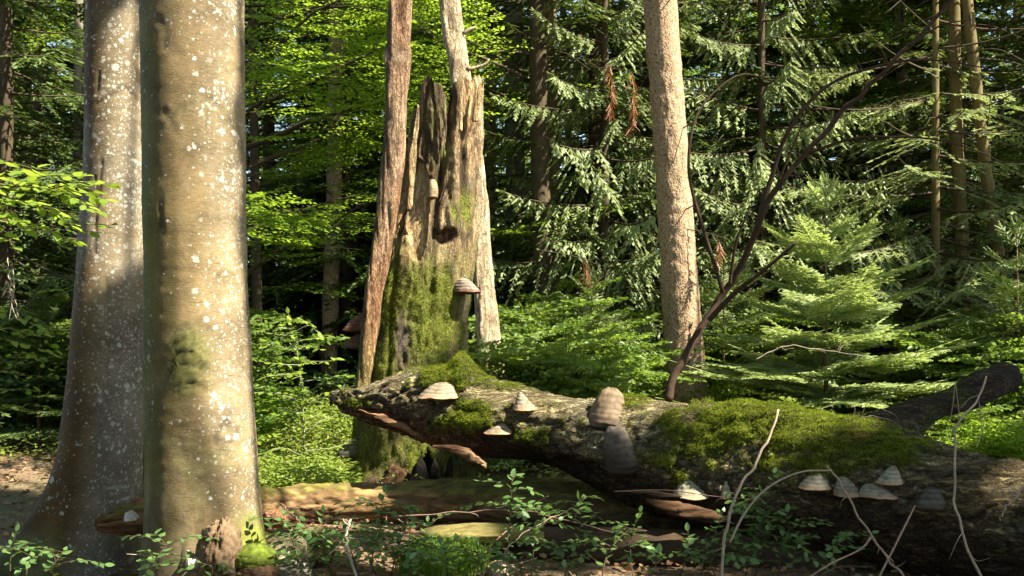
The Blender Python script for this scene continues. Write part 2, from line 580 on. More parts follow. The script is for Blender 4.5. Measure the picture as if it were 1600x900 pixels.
def ground_mat():
    m, nt, out = new_mat("forest_floor")
    tc = N(nt, "ShaderNodeTexCoord")
    ob = tc.outputs["Object"]
    n1 = N(nt, "ShaderNodeTexNoise", i_Scale=26.0, i_Detail=8.0, i_Roughness=0.7)
    n2 = N(nt, "ShaderNodeTexNoise", i_Scale=1.3, i_Detail=4.0)
    vo = N(nt, "ShaderNodeTexVoronoi", i_Scale=30.0)
    for n in (n1, n2, vo): nt.links.new(ob, n.inputs["Vector"])
    r = ramp(nt, [(0.25, (0.035, 0.022, 0.012)), (0.5, (0.13, 0.08, 0.042)), (0.75, (0.24, 0.17, 0.095))])
    nt.links.new(n1.outputs["Fac"], r.inputs[0])
    sep = N(nt, "ShaderNodeSeparateColor")
    nt.links.new(vo.outputs["Color"], sep.inputs[0])
    c = mixrgb(nt, r.outputs[0], (0.26, 0.17, 0.09), math_n(nt, 'MULTIPLY', sep.outputs[0], 0.5))
    g = ramp(nt, [(0.52, (0, 0, 0)), (0.66, (1, 1, 1))])
    nt.links.new(n2.outputs["Fac"], g.inputs[0])
    c = mixrgb(nt, c, (0.07, 0.09, 0.02), math_n(nt, 'MULTIPLY', g.outputs[0], 0.6))
    p = N(nt, "ShaderNodeBsdfPrincipled", i_Roughness=0.9)
    nt.links.new(c, p.inputs["Base Color"])
    b = N(nt, "ShaderNodeBump", i_Strength=0.8, i_Distance=0.03)
    nt.links.new(math_n(nt, 'ADD', n1.outputs["Fac"], vo.outputs["Distance"]), b.inputs["Height"])
    nt.links.new(b.outputs[0], p.inputs["Normal"])
    nt.links.new(p.outputs[0], out.inputs[0])
    return m


M = {
    'beech': beech_bark_mat(),
    'spruce_bark': scale_bark_mat("spruce_bark", (0.19, 0.095, 0.034), (0.50, 0.38, 0.25)),
    'dark_bark': solid_mat("dark_trunk_bark", (1, 1, 0.3), 34, 0.8, 0.02, col=(0.065, 0.047, 0.028)),
    'grey_bark': solid_mat("grey_trunk_bark", (1, 1, 0.4), 30, 0.6, 0.015, col=(0.17, 0.15, 0.11)),
    'olive_bark': solid_mat("olive_trunk_bark", (1, 1, 0.35), 34, 0.8, 0.02, col=(0.13, 0.10, 0.04)),
    'snag': fibre_mat(),
    'log': log_bark_mat(),
    'wood': solid_mat("dead_wood", (0.2, 1, 1), 44, 0.9, 0.016, contrast=0.55),
    'lump': solid_mat("rotten_lump", (1, 1, 1), 34, 1.0, 0.02, contrast=0.55),
    'stick': solid_mat("dead_stick", (1, 1, 1), 60, 0.4, 0.004, contrast=0.4),
    'moss': leaf_mat("moss_fibres", (0.05, 0.07, 0.006), (0.23, 0.28, 0.018), (0.24, 0.30, 0.02), 0.35, 0.8, 0.1),
    'fungus': solid_mat("bracket_fungus", (1, 1, 1), 38, 0.35, 0.005, contrast=0.25, rough=0.75),
    'beech_leaf': leaf_mat("beech_leaves", (0.05, 0.105, 0.010), (0.15, 0.24, 0.022), (0.40, 0.58, 0.04), 0.5),
    'sun_leaf': leaf_mat("young_beech_leaves", (0.12, 0.20, 0.02), (0.20, 0.29, 0.04), (0.46, 0.62, 0.06), 0.5),
    'shrub_leaf': leaf_mat("shrub_leaves", (0.05, 0.095, 0.014), (0.145, 0.215, 0.042), (0.30, 0.43, 0.045), 0.45),
    'shade_leaf': leaf_mat("shade_plant_leaves", (0.055, 0.12, 0.03), (0.12, 0.21, 0.06), (0.2, 0.34, 0.05), 0.35, 0.4, 0.5),
    'needle': leaf_mat("spruce_needles", (0.028, 0.056, 0.012), (0.14, 0.19, 0.055), (0.15, 0.21, 0.035), 0.25, 0.5, 0.3),
    'sunny_needle': leaf_mat("sunlit_spruce_needles", (0.09, 0.13, 0.04), (0.31, 0.36, 0.17), (0.36, 0.42, 0.12), 0.36, 0.5, 0.35),  # sunlit copy of the spruce needles, its light put into the colour
    'young_needle': leaf_mat("young_spruce_needles", (0.21, 0.28, 0.09), (0.43, 0.50, 0.22), (0.52, 0.62, 0.18), 0.48, 0.5, 0.35),
    'dead_needle': leaf_mat("dead_spruce_needles", (0.16, 0.06, 0.02), (0.34, 0.14, 0.05), (0.3, 0.12, 0.04), 0.3),
    'litter': leaf_mat("dead_leaves", (0.10, 0.05, 0.022), (0.34, 0.21, 0.11), (0.2, 0.1, 0.04), 0.2, 0.6, 0.3),
    'grass': leaf_mat("grass_blades", (0.07, 0.15, 0.015), (0.16, 0.28, 0.03), (0.3, 0.48, 0.05), 0.45),
    'herb': leaf_mat("herb_leaves", (0.11, 0.17, 0.025), (0.23, 0.29, 0.06), (0.42, 0.54, 0.08), 0.45),
    'ground': ground_mat(),
}

# ------------------------------------------------------------------ spots left open to the sun, or shaded, by the added canopy
Uax = nrm(np.cross([0, 0, 1.0], S))
Wax = np.cross(S, Uax)
LIT = []       # u, w, t, radius


def lit(px, py, Y, r):
    p = P(px, py, Y)
    LIT.append((p @ Uax, p @ Wax, p @ S, r))


def litline(a, b, n, r):
    for k in range(n):
        f = k / max(n - 1, 1)
        lit(*(a[i] + (b[i] - a[i]) * f for i in range(3)), r)


litline((335, 300, 5.4), (345, 870, 5.4), 12, 0.34)
litline((362, -60, 5.4), (365, 300, 5.4), 6, 0.2); lit(300, 80, 5.4, .14); lit(290, 250, 5.4, .12)
litline((195, 60, 6.4), (192, 420, 6.4), 6, 0.20)
litline((622, -60, 8.05), (598, 400, 8.05), 10, 0.3)
litline((732, 120, 8.0), (722, 400, 8.0), 6, 0.26); lit(640, 560, 8.0, .2); lit(700, 480, 8.0, .2); lit(620, 500, 8.0, .18); lit(660, 360, 8.0, .2)
litline((690, 420, 8.0), (630, 470, 8.0), 2, 0.2)
lit(650, 290, 8.1, 0.17); lit(660, 680, 8.0, 0.2)
litline((706, -40, 9.2), (720, 130, 9.2), 3, 0.2)
litline((752, 240, 9.2), (772, 590, 9.2), 6, 0.18)
litline((545, 618, 7.0), (1060, 640, 6.4), 14, 0.30)
lit(900, 690, 6.4, 0.2); lit(740, 660, 6.9, 0.2)
lit(1150, 655, 6.3, 0.16); lit(1260, 680, 6.0, 0.12); lit(1290, 745, 5.7, 0.13); lit(1085, 755, 5.9, 0.10); lit(1385, 745, 5.6, 0.08)
lit(1560, 770, 5.5, 0.12); lit(1510, 800, 5.5, 0.1); lit(1500, 660, 5.2, 0.1)
litline((420, 772, 6.6), (600, 770, 6.8), 5, 0.17); lit(680, 765, 6.75, .1); lit(760, 790, 6.7, .1); lit(740, 825, 6.2, 0.12); lit(460, 835, 6.0, 0.18); lit(350, 850, 5.4, 0.15)
litline((1060, -60, 10.4), (1080, 570, 10.4), 12, 0.42)
for py, r in ((330, .9), (430, 1.4), (520, 1.7), (590, 1.6)): lit(1295, py, 9.5, r)
lit(1420, 450, 9.3, .5)
lit(460, 540, 7.9, .4); lit(470, 620, 7.9, .5); lit(470, 690, 7.9, .5); lit(460, 560, 10.2, .6); lit(450, 660, 10.6, .9); lit(500, 700, 10.8, .9); lit(420, 730, 9.9, .8); lit(540, 650, 11.6, .9); lit(430, 725, 7.8, .5); lit(500, 725, 7.8, .5); lit(470, 690, 12.0, .9); lit(420, 650, 11.4, .8)
litline((-20, 735, 8.9), (90, 740, 8.7), 3, 0.33); lit(40, 700, 10, .4)
litline((-30, 300, 5.2), (140, 300, 5.3), 3, 0.32); lit(180, 350, 5.3, .2)
for a in ((100, 120, 14, 1.1), (30, 210, 14, .6), (790, 40, 11.5, .9), (650, 60, 12, .6), (480, 90, 11.2, .5), (420, 200, 11, .35), (540, 150, 11, .4),
          (900, 60, 13, 1.2), (990, 120, 13, .8), (860, 200, 12, .5), (950, 430, 9.9, .6), (860, 420, 9.9, .3), (800, 330, 15, .5),
          (1160, 90, 13, 1.1), (1250, 190, 13, .8), (1130, 280, 12, .5), (1360, 180, 13.5, .7), (1400, 270, 11.5, .5), (1500, 250, 11.5, .3),
          (980, 560, 9.5, .7), (1150, 560, 9.4, .8), (1430, 590, 9, .7), (1560, 610, 9, .5), (850, 570, 9.3, .4), (1130, 480, 10, .4), (520, 480, 13, .4), (60, 570, 11, .3)):
    lit(*a)
_r = np.random.default_rng(17)
for _ in range(42):
    lit(_r.uniform(380, 1350), _r.uniform(765, 900), _r.uniform(5.3, 6.3), _r.uniform(.05, .12))
for a in ((450, 858, 5.5, .2), (425, 870, 5.3, .15), (520, 850, 5.7, .14), (690, 875, 5.4, .16), (760, 880, 5.4, .14), (745, 828, 5.9, .2), (800, 770, 5.5, .12), (850, 800, 5.4, .1), (560, 800, 5.6, .1), (620, 810, 5.6, .1), (1130, 650, 6.0, .28), (1210, 655, 5.9, .28), (1290, 680, 5.8, .24), (1180, 690, 5.8, .15), (1480, 735, 5.4, .12), (1555, 755, 5.3, .16), (1590, 790, 5.2, .12), (1500, 830, 5.2, .08), (1430, 740, 5.4, .1), (1310, 745, 5.4, .16), (1370, 755, 5.3, .14), (1090, 755, 5.7, .16),
          (870, 100, 12.5, 1.3), (980, 60, 12.5, 1.0), (1150, 200, 12.8, 1.3), (1270, 120, 12.8, 1.3), (1380, 230, 12.6, 1.0), (880, 330, 12.4, .7), (1150, 400, 12, .7), (640, 120, 12, .7), (80, 60, 11, 1.0), (90, 180, 11, .9), (40, 330, 10.5, .5), (940, 480, 9.8, .8), (860, 500, 9.6, .5)):
    lit(*a)
LIT = np.array(LIT)
SHADED = [(*(lambda v: (v @ Uax, v @ Wax, v @ S))(P(a, b, c)), r) for a, b, c, r in (
    (190, 520, 6.4, .30), (180, 640, 6.4, .34), (165, 760, 6.4, .38), (150, 860, 6.4, .40), (80, 850, 6.4, .35), (150, 560, 6.4, .25), (50, 830, 7.0, .4),
    (1330, 820, 5.4, .30), (1450, 850, 5.2, .30), (1220, 820, 5.6, .28), (1090, 830, 5.8, .25), (1000, 830, 6.0, .3), (880, 830, 6.0, .3), (1560, 880, 5.0, .25), (1420, 680, 5.6, .15), (1460, 790, 5.3, .28), (1560, 850, 5.1, .3), (1260, 800, 5.5, .28), (1150, 760, 5.8, .22), (1400, 800, 5.4, .25), (1500, 610, 6.4, .25), (1450, 640, 6.3, .22), (845, 380, 12.7, .3), (845, 250, 12.7, .3), (845, 500, 12.7, .3), (845, 120, 12.7, .3),
    (470, 300, 11.4, 1.0), (560, 380, 11.0, .9), (440, 420, 11.0, .7), (520, 200, 11.4, .6), (60, 470, 10.5, .9), (1000, 570, 9.2, .35), (1190, 575, 9.0, .3), (1450, 600, 9.0, .35), (1370, 560, 9.4, .3), (900, 560, 9.2, .25), (1120, 520, 9.6, .3), (1560, 560, 9.0, .35), (870, 600, 8.6, .2), (960, 600, 8.4, .2), (1450, 420, 12.5, 1.0), (1560, 300, 12, .8), (680, 560, 8.0, .2), (600, 640, 8.0, .25))]


def sunlit_gap(p, margin=0.0, wob=0.12):
    """True where a leaf at p would shade one of the sunlit places."""
    u, w, t = p @ Uax, p @ Wax, p @ S
    q = np.stack([u * 1.7, w * 1.7, 0 * u], -1)
    r = wob * fbm(q, 2, 5)
    hit = np.zeros(len(p), bool)
    for (a, b, c, rr) in LIT:
        hit |= ((u - a) ** 2 + (w - b) ** 2 < (rr + r + margin).clip(0.02) ** 2) & (t > c + rr * 0.5 + 0.9)
    return hit


# ------------------------------------------------------------------ the ground
def ground_z(x, y):
    x = np.asarray(x, float)
    y = np.asarray(y, float)
    z = 0.05 * fbm(np.stack([x * 0.5, y * 0.5, 0 * x], -1), 3, 3)
    z = z - 0.30 * sstep(-1.7, -2.6, x) * sstep(8.6, 7.0, y) + 0.06 * np.exp(-((x + 1.7) ** 2 + (y - 5.6) ** 2) / 0.5)
    far = sstep(10, 40, y)
    z = z + far * (0.4 + 0.6 * fbm(np.stack([x * 0.06, y * 0.06, 0 * x], -1), 2, 9))
    return z


def axis_coords(lo, hi, step, far):
    a = list(np.arange(lo, hi + 1e-6, step))
    s, v = step, hi
    while v < far:
        s *= 1.17; v += s; a.append(v)
    s, v, b = step, lo, []
    while v > -far:
        s *= 1.17; v -= s; b.append(v)
    return np.array(b[::-1] + a)


gx = axis_coords(-6.0, 6.0, 0.09, 320)
gy = axis_coords(4.8, 12, 0.09, 320)
GX, GY = np.meshgrid(gx, gy)
near = np.exp(-(np.maximum(np.abs(GX) - 7, 0) ** 2 + np.maximum(np.abs(GY - 9) - 5, 0) ** 2) / 6)
GZ = ground_z(GX, GY) + near * 0.022 * fbm(np.stack([GX * 9, GY * 9, 0 * GX], -1), 3, 12)
g = Geo()
g.add(np.stack([GX, GY, GZ], -1).reshape(-1, 3), grid_faces(len(gy), len(gx), False))
tag(g.build("forest_floor", M['ground'], None, True), "brown forest floor of leaf litter and soil under the trees", "ground", kind="structure")

# dead leaves lying on it
g = Geo()
n = 14000
x = R.uniform(-6, 6, n); y = 4.6 + 7 * R.random(n) ** 1.8
pos = np.stack([x, y, ground_z(x, y) + 0.015 + 0.02 * R.random(n)], -1)
d = R.normal(size=(n, 3)) * (1, 1, .25)
place_leaves(g, LEAF4, pos, d, R.normal(size=(n, 3)) * .5 + (0, 0, 1), R.uniform(.035, .075, n), R.uniform(.025, .045, n), R.random(n))
tag(g.build("leaf_litter", M['litter']), "fallen brown beech leaves scattered over the forest floor", "leaf litter", kind="stuff")


# short broken twigs and bark crumbs among them
g = Geo()
for k in range(420):
    x, y = R.uniform(-4.5, 4.5), 4.7 + 3.6 * R.random() ** 1.3
    a, l = R.uniform(0, 6.28), R.uniform(.05, .34)
    c0 = np.array([x, y, float(ground_z(x, y)) + .02])
    dv = np.array([math.cos(a), math.sin(a), R.uniform(-.05, .3)]) * l
    add_tube(g, np.array([c0, c0 + dv * .5 + R.normal(size=3) * .012, c0 + dv]), (R.uniform(.003, .008), .002), 5, 0, 0, None, (.16, .11, .07) if k % 3 else (.28, .22, .15))
tag(g.build("twig_litter", M['stick']), "short broken twigs scattered on the ground before the logs", "twigs", kind="stuff")

# ------------------------------------------------------------------ trees of the background
def spray_beech(rng, length=0.95, leaf=0.062):
    """One flat beech spray along +x: leaf positions, axes, normals, sizes; twig ends."""
    pos, d, nr, L = [], [], [], []
    tw = [((0, 0, 0), (length, 0, -0.06 * length))]
    k = 0
    x = 0.1
    while x < length:
        side = 1 if k % 2 else -1
        l2 = (0.52 * math.sin(math.pi * min(1, (x / length) * 0.85 + 0.12)) + 0.06) * length * rng.uniform(.75, 1.2)
        a = math.radians(rng.uniform(38, 58)) * side
        o = np.array([x, 0, -0.06 * x])
        e = o + l2 * np.array([math.cos(a), math.sin(a), rng.uniform(-.12, .05)])
        tw.append((o, e))
        m = max(2, int(l2 / (leaf * 0.62)))
        for j in range(m + 1):
            f = (j + .5) / (m + 1)
            q = o + (e - o) * f
            s2 = 1 if j % 2 else -1
            b = a + s2 * math.radians(rng.uniform(30, 62)) if j < m else a
            pos.append(q + rng.normal(size=3) * .006)
            d.append((math.cos(b), math.sin(b), rng.uniform(-.35, .1)))
            nr.append(np.array([0, 0, 1.0]) + rng.normal(size=3) * .28)
            L.append(leaf * rng.uniform(.7, 1.2) * (1 - .25 * f))
        x += leaf * rng.uniform(0.9, 1.3)
        k += 1
    return np.array(pos), np.array(d), np.array(nr), np.array(L), tw


def spray_spruce(rng, length=2.0, dense=0.085, sub=0.075, hang=0.0):
    """One spruce branch along +x with drooping side shoots."""
    pos, d, L = [], [], []
    def axis(f):
        return np.array([length * f, 0.03 * math.sin(f * 5), -0.30 * length * f + 0.22 * length * f * f])
    x = 0.16
    k = 0
    while x < 1.0:
        o = axis(x)
        side = 1 if k % 2 else -1
        l2 = length * (0.36 * (1 - x) ** 0.75 + 0.05) * rng.uniform(.7, 1.15)
        a = math.radians(rng.uniform(40, 62)) * side
        dz = rng.uniform(-.55, -.12) - hang * rng.uniform(.4, 1.6)
        dirn = nrm(np.array([math.cos(a), math.sin(a), dz]))
        m = max(1, int(l2 / sub))
        for j in range(m):
            f = j / m
            q = o + dirn * l2 * f + np.array([0, 0, -0.12 * l2 * f * f])
            pos.append(q); d.append(dirn + np.array([0, 0, -.15 * f])); L.append(sub * 1.35)
            for s2 in (1, -1):
                b = a + s2 * math.radians(rng.uniform(35, 60))
                ll = (0.55 * (1 - f) + .3) * 0.16 * rng.uniform(.7, 1.2)
                pos.append(q); d.append((math.cos(b), math.sin(b), dz * .6 + rng.uniform(-.35, .05))); L.append(ll)
        x += dense / length * rng.uniform(.8, 1.25)
        k += 1
    for j in range(8):
        f = 0.9 + .1 * j / 7
        pos.append(axis(f)); d.append((1, rng.uniform(-.5, .5), .1)); L.append(.11)
    ax = np.array([axis(f) for f in np.linspace(0, 1, 6)])
    return np.array(pos), nrm(np.array(d, float)), np.array(L), ax


def rotmat(az, el, roll=0.0):
    ca, sa, ce, se, cr, sr = math.cos(az), math.sin(az), math.cos(el), math.sin(el), math.cos(roll), math.sin(roll)
    Z = np.array([[ca, -sa, 0], [sa, ca, 0], [0, 0, 1]])
    Yr = np.array([[ce, 0, -se], [0, 1, 0], [se, 0, ce]])
    X = np.array([[1, 0, 0], [0, cr, -sr], [0, sr, cr]])
    return Z @ Yr @ X


BS = [spray_beech(np.random.default_rng(20 + k), 0.8 + .12 * k) for k in range(5)]
SS = [spray_spruce(np.random.default_rng(40 + k), 1.7 + .2 * k) for k in range(5)]
SS_hang = [spray_spruce(np.random.default_rng(80 + k), 1.7 + .2 * k, .075, .075, 1.0) for k in range(5)]
SS_far = [spray_spruce(np.random.default_rng(60 + k), 1.8, 0.16, 0.13) for k in range(3)]


def trunk_geo(path, rads, seg, rough, seed, nz):
    g = Geo()
    add_tube(g, catmull(path, nz), rads, seg, rough, seed)
    return g


def beech_crown(root, rng, limbs, mat, leafscale=1.0, gap=False, origin=None, density=1.0, template=LEAF4):
    """limbs: list of (start, azimuth, elevation, length). Adds parts crown and limb to the tree."""
    g, t = Geo(), Geo()
    for (st, az, el, ln) in limbs:
        dr = np.array([math.cos(az) * math.cos(el), math.sin(az) * math.cos(el), math.sin(el)])
        pts = np.array([st + dr * ln * f + np.array([0, 0, -.10 * ln * f * f]) + rng.normal(size=3) * .03 * (f > 0) for f in np.linspace(0, 1, 6)])
        add_tube(t, pts, (0.012 + .008 * ln, 0.004), 5)
        m = max(3, int(ln * 3.6 * density))
        for j in range(m):
            f = 0.18 + 0.82 * (j + rng.random()) / m
            q = np.array([np.interp(f, np.linspace(0, 1, 6), pts[:, i]) for i in range(3)])
            sp = BS[rng.integers(len(BS))]
            side = 1 if j % 2 else -1
            a2 = az + side * math.radians(rng.uniform(20, 70)) * (1.0 - .7 * (f > .93))
            Rm = rotmat(a2, el * .4 + rng.uniform(-.25, .1), rng.uniform(-.25, .25))
            sc = rng.uniform(.75, 1.15)
            pos = sp[0] @ Rm.T * sc + q
            dd, nn, LL = sp[1] @ Rm.T, sp[2] @ Rm.T, sp[3] * leafscale
            keep = rng.random(len(pos)) > 0.06
            if gap:
                keep &= ~sunlit_gap(pos + (0 if origin is None else origin))
            if keep.sum() == 0: continue
            pos, dd, nn, LL = pos[keep], dd[keep], nn[keep], LL[keep]
            tn = np.clip(rng.normal(.5, .1) + rng.normal(size=len(pos)) * .16, 0, 1)
            place_leaves(g, template, pos, dd, nn, LL, LL * rng.uniform(.58, .7), tn)
            for (o, e) in sp[4][:1]:
                V, Fq, _ = tube(np.array([o, e]) @ Rm.T * sc + q, (0.004, 0.0015), 3, cap=False)
                t.add(V, Fq)
    g.build("crown", mat, root)
    t.build("branches", M['dark_bark'], root, True).name = "limbs"


def make_beech(name, label, H, r, zlow, nl, seed, mat='beech_leaf', lmax=3.0, loc=(0, 0, 0), group=None, gap=False, azr=None, template=LEAF4):
    rng = np.random.default_rng(seed)
    root = thing(name, label, "tree", loc, group)
    lean = rng.normal(size=2) * .15
    path = np.array([[0, 0, -.2], [lean[0] * .3, lean[1] * .3, H * .35], [lean[0], lean[1], H * .7], [lean[0] * 1.5, lean[1] * 1.5, H]])
    trunk_geo(path, (r * 1.35, r, r * .75, r * .5, r * .15), 14, .10, seed, 30).build("trunk", M['grey_bark'], root, True)
    limbs = []
    for k in range(nl):
        f = (k + rng.random()) / nl
        z = zlow + (H - zlow) * f
        q = np.array([np.interp(z, path[:, 2], path[:, i]) for i in range(3)])
        ln = lmax * rng.uniform(.6, 1.1) * (1 - .6 * f ** 2)
        az = rng.uniform(0, 2 * math.pi) if azr is None else rng.uniform(*azr)
        limbs.append((q, az, math.radians(rng.uniform(-4, 28)), ln))
    beech_crown(root, rng, limbs, M[mat], 1.0, gap, np.array(loc, float), 1.0, template)
    return root


def make_spruce(name, label, H, r, zlow, nb, seed, lmax=2.6, loc=(0, 0, 0), group=None, mat='needle', bark='dark_bark', fine_to=8.0, tint=0.4, lean=(0, 0), gap=False, wid=.024, hang=False):
    rng = np.random.default_rng(seed)
    root = thing(name, label, "tree", loc, group)
    path = np.array([[0, 0, -.2], [lean[0] * .33, lean[1] * .33, H * .33], [lean[0] * .66, lean[1] * .66, H * .66], [lean[0], lean[1], H]])
    trunk_geo(path, (r * 1.3, r, r * .7, r * .35, r * .06), 14, .10, seed, 30).build("trunk", M[bark], root, True)
    g, t = Geo(), Geo()
    for k in range(nb):
        f = (k + rng.random()) / nb
        f = f ** 1.55
        z = zlow + (H * .985 - zlow) * f
        q = np.array([np.interp(z, path[:, 2], path[:, i]) for i in range(3)])
        az = k * 2.399 + rng.uniform(-.4, .4)
        near = z < fine_to
        sp = (SS_hang if hang else SS)[rng.integers(5)] if near else SS_far[rng.integers(len(SS_far))]
        sc = lmax * (1 - .85 * f) * rng.uniform(.65, 1.1) / sp[3][-1, 0]
        el = math.radians(rng.uniform(-12, 8) + 28 * f)
        Rm = rotmat(az, el, rng.uniform(-.2, .2))
        pos = sp[0] * (sc, sc, sc) @ Rm.T + q
        dd = sp[1] @ Rm.T
        keep = rng.random(len(pos)) > (0.04 + .45 * (rng.random() < .22))
        if gap:
            keep &= ~sunlit_gap(pos + np.array(loc, float))
        pos, dd = pos[keep], dd[keep]
        LL = np.clip(sp[2][keep] * sc ** .4, .03, .3)
        nn = np.array([0, 0, 1.0]) + rng.normal(size=(len(pos), 3)) * .35
        tn = np.clip(rng.normal(tint, .12) + rng.normal(size=len(pos)) * .14, 0, 1)
        ww = np.full(len(pos), wid if near else .07) * rng.uniform(.8, 1.2, len(pos))
        if len(pos):
            place_leaves(g, SHOOT2 if near and wid < .045 else LEAF2, pos, dd, nn, LL, ww, tn)
        V, Fq, _ = tube(sp[3] * sc @ Rm.T + q, (.012 + .006 * sc, .003), 4, cap=False)
        t.add(V, Fq)
        if near and rng.random() < .5:     # bare dead twig below the branch
            a2 = az + rng.uniform(-1, 1)
            l2 = rng.uniform(.4, 1.3)
            p2 = np.array([q, q + (math.cos(a2) * l2 * .6, math.sin(a2) * l2 * .6, -.1 * l2), q + (math.cos(a2) * l2, math.sin(a2) * l2, -.3 * l2)])
            V, Fq, _ = tube(p2, (.008, .002), 3, cap=False)
            t.add(V, Fq)
    g.build("crown", M[mat], root)
    t.build("limbs", M['dark_bark'], root, True)
    return root


def base(px, Y):
    x = (px - 800) * Y / F
    return np.array([x, Y, float(ground_z(x, Y))])


SP_GROUP = "dark spruces of the background forest"
SP_LABEL = "tall dark green spruce standing in the shaded forest behind the snag and log"
spr = [make_spruce("spruce_tree", SP_LABEL, 17, .09, 0.5, 170, 101, 2.7, group=SP_GROUP, wid=.05),
       make_spruce("spruce_tree", SP_LABEL, 15, .08, 0.3, 160, 102, 2.4, group=SP_GROUP, wid=.05),
       make_spruce("spruce_tree", SP_LABEL, 18, .10, 0.9, 160, 103, 3.0, group=SP_GROUP, wid=.05)]
BE_GROUP = "leafy beeches of the background forest"
BE_LABEL = "leafy green beech with layered sprays growing among the dark spruces behind"
bee = [make_beech("beech_tree", BE_LABEL, 12, .09, 1.2, 52, 201, group=BE_GROUP, template=LEAF2),
       make_beech("beech_tree", BE_LABEL, 11, .08, 0.7, 50, 202, group=BE_GROUP, lmax=2.7, template=LEAF2)]

spr_spots = [(-60, 12.5), (60, 15.5), (420, 17), (540, 15.2), (640, 19), (930, 14.2), (1010, 16.5), (1190, 14.5), (1265, 18.5), (1400, 17), (1500, 15.5), (1640, 13.5),
             (-250, 14), (1760, 16)]
bee_spots = [(140, 17), (330, 19), (760, 15.5), (1120, 18), (1330, 18.5), (-120, 18), (610, 17), (900, 18.5), (1010, 19.5), (1240, 16.5), (1420, 16), (1560, 17.5), (40, 19), (480, 19.5), (690, 19.5)]
rr = np.random.default_rng(5)
for row, (Y, stepm) in enumerate(((21, 3.0), (25, 3.1), (29.5, 3.3), (35, 3.6), (42, 4.0), (50, 4.4))):
    half = 0.56 * Y + 3
    xx = -half + rr.random() * stepm
    while xx < half:
        Yj = Y + rr.uniform(-1.5, 1.5)
        (spr_spots if rr.random() < (.6 if row < 3 else .75) else bee_spots).append((800 + xx * F / Yj, Yj))
        xx += stepm * rr.uniform(.7, 1.3)
behind = {False: [(-7, -3), (-2.5, -6), (2.5, -5.5), (-9, 2.5), (7.5, -8), (-5, -9.5), (13, -6), (0, -11), (-12, -7), (-13, 5), (16, -9)], True: [(-4.5, -4.5), (4.5, -8.5), (-9.5, -1.5)]}
for protos, spots in ((spr, spr_spots), (bee, bee_spots)):
    used = set()
    for i, (px, Y) in enumerate(spots + behind[protos is bee]):
        k = i % len(protos)
        o = protos[k] if k not in used else copy_tree(protos[k])
        used.add(k)
        if i < len(spots):
            o.location = base(px, Y)
        else:                                   # the same wood goes on beside and behind the camera
            o.location = (px, Y, float(ground_z(px, Y)))
            o["label"] = "tree of the same wood standing beside or behind the viewpoint, out of the view"
            o["group"] = "trees beside and behind the viewpoint"
        o.rotation_euler.z = rr.uniform(0, 6.28)
        s = rr.uniform(.85, 1.15)
        o.scale = (s, s, s)


# the wood goes on: far mass of foliage that closes the view
g = Geo()
n = 30000
rw = np.random.default_rng(31)
xx, yy, zz = rw.uniform(-60, 60, n), rw.uniform(54, 64, n), 26 * rw.random(n)
keep = fbm(np.stack([xx * .35, yy * .1, zz * .35], -1), 3, 77) > -.42
pos = np.stack([xx, yy, zz + .3], -1)[keep]
n = len(pos)
place_leaves(g, LEAF2, pos, rw.normal(size=(n, 3)) * (1, 1, .5), rw.normal(size=(n, 3)) + (0, 0, .8), rw.uniform(.4, .8, n), rw.uniform(.3, .5, n), np.clip(rw.normal(.4, .2, n), 0, 1))
tag(g.build("distant_wood", M['needle']), "distant wood closing the view far behind the nearer trees", "forest", kind="stuff")
# ------------------------------------------------------------------ the two big beeches
def polyd(x, z, pts):
    """Distance from (x, z) to a polyline."""
    d = np.full(np.shape(x), 9.0)
    for (a, b) in zip(pts[:-1], pts[1:]):
        a = np.array(a); b = np.array(b); v = b - a
        t = np.clip(((x - a[0]) * v[0] + (z - a[1]) * v[1]) / (v @ v), 0, 1)
        d = np.minimum(d, np.hypot(x - a[0] - v[0] * t, z - a[1] - v[1] * t))
    return d


def edge_trunk(edges, Y, ztop, seg, dz=0.0165, zbot=-0.45):
    """Grid of a round trunk from a table of (row, left, right): x0, z, theta, radius arrays and axis."""
    e = np.array(edges, float)
    e = e[np.argsort(-e[:, 0])]
    zt = EYE + (HZ - e[:, 0]) * Y / F
    xc = ((e[:, 1] + e[:, 2]) / 2 - 800) * Y / F
    rt = (e[:, 2] - e[:, 1]) / 2 * Y / F
    zs = np.concatenate([np.arange(zbot, 4.1, dz), np.linspace(4.15, ztop, 40)])
    top = zt[-1]
    cx = np.interp(zs, zt, xc)
    rr_ = np.interp(zs, zt, rt)
    up = zs > top
    sl = (xc[-1] - xc[-3]) / (zt[-1] - zt[-3])
    cx = np.where(up, xc[-1] + sl * (zs - top), cx)
    rr_ = np.where(up, np.maximum(rt[-1] * (1 - .55 * (zs - top) / (ztop - top)), .03), rr_)
    for _ in range(6):
        cx = np.concatenate([cx[:1], (cx[:-2] + cx[1:-1] * 2 + cx[2:]) / 4, cx[-1:]])
        rr_ = np.concatenate([rr_[:1], (rr_[:-2] + rr_[1:-1] * 2 + rr_[2:]) / 4, rr_[-1:]])
    th = np.linspace(0, 2 * np.pi, seg, endpoint=False)     # theta 0 looks at the camera, +90 degrees to the right
    return zs, th, cx, rr_


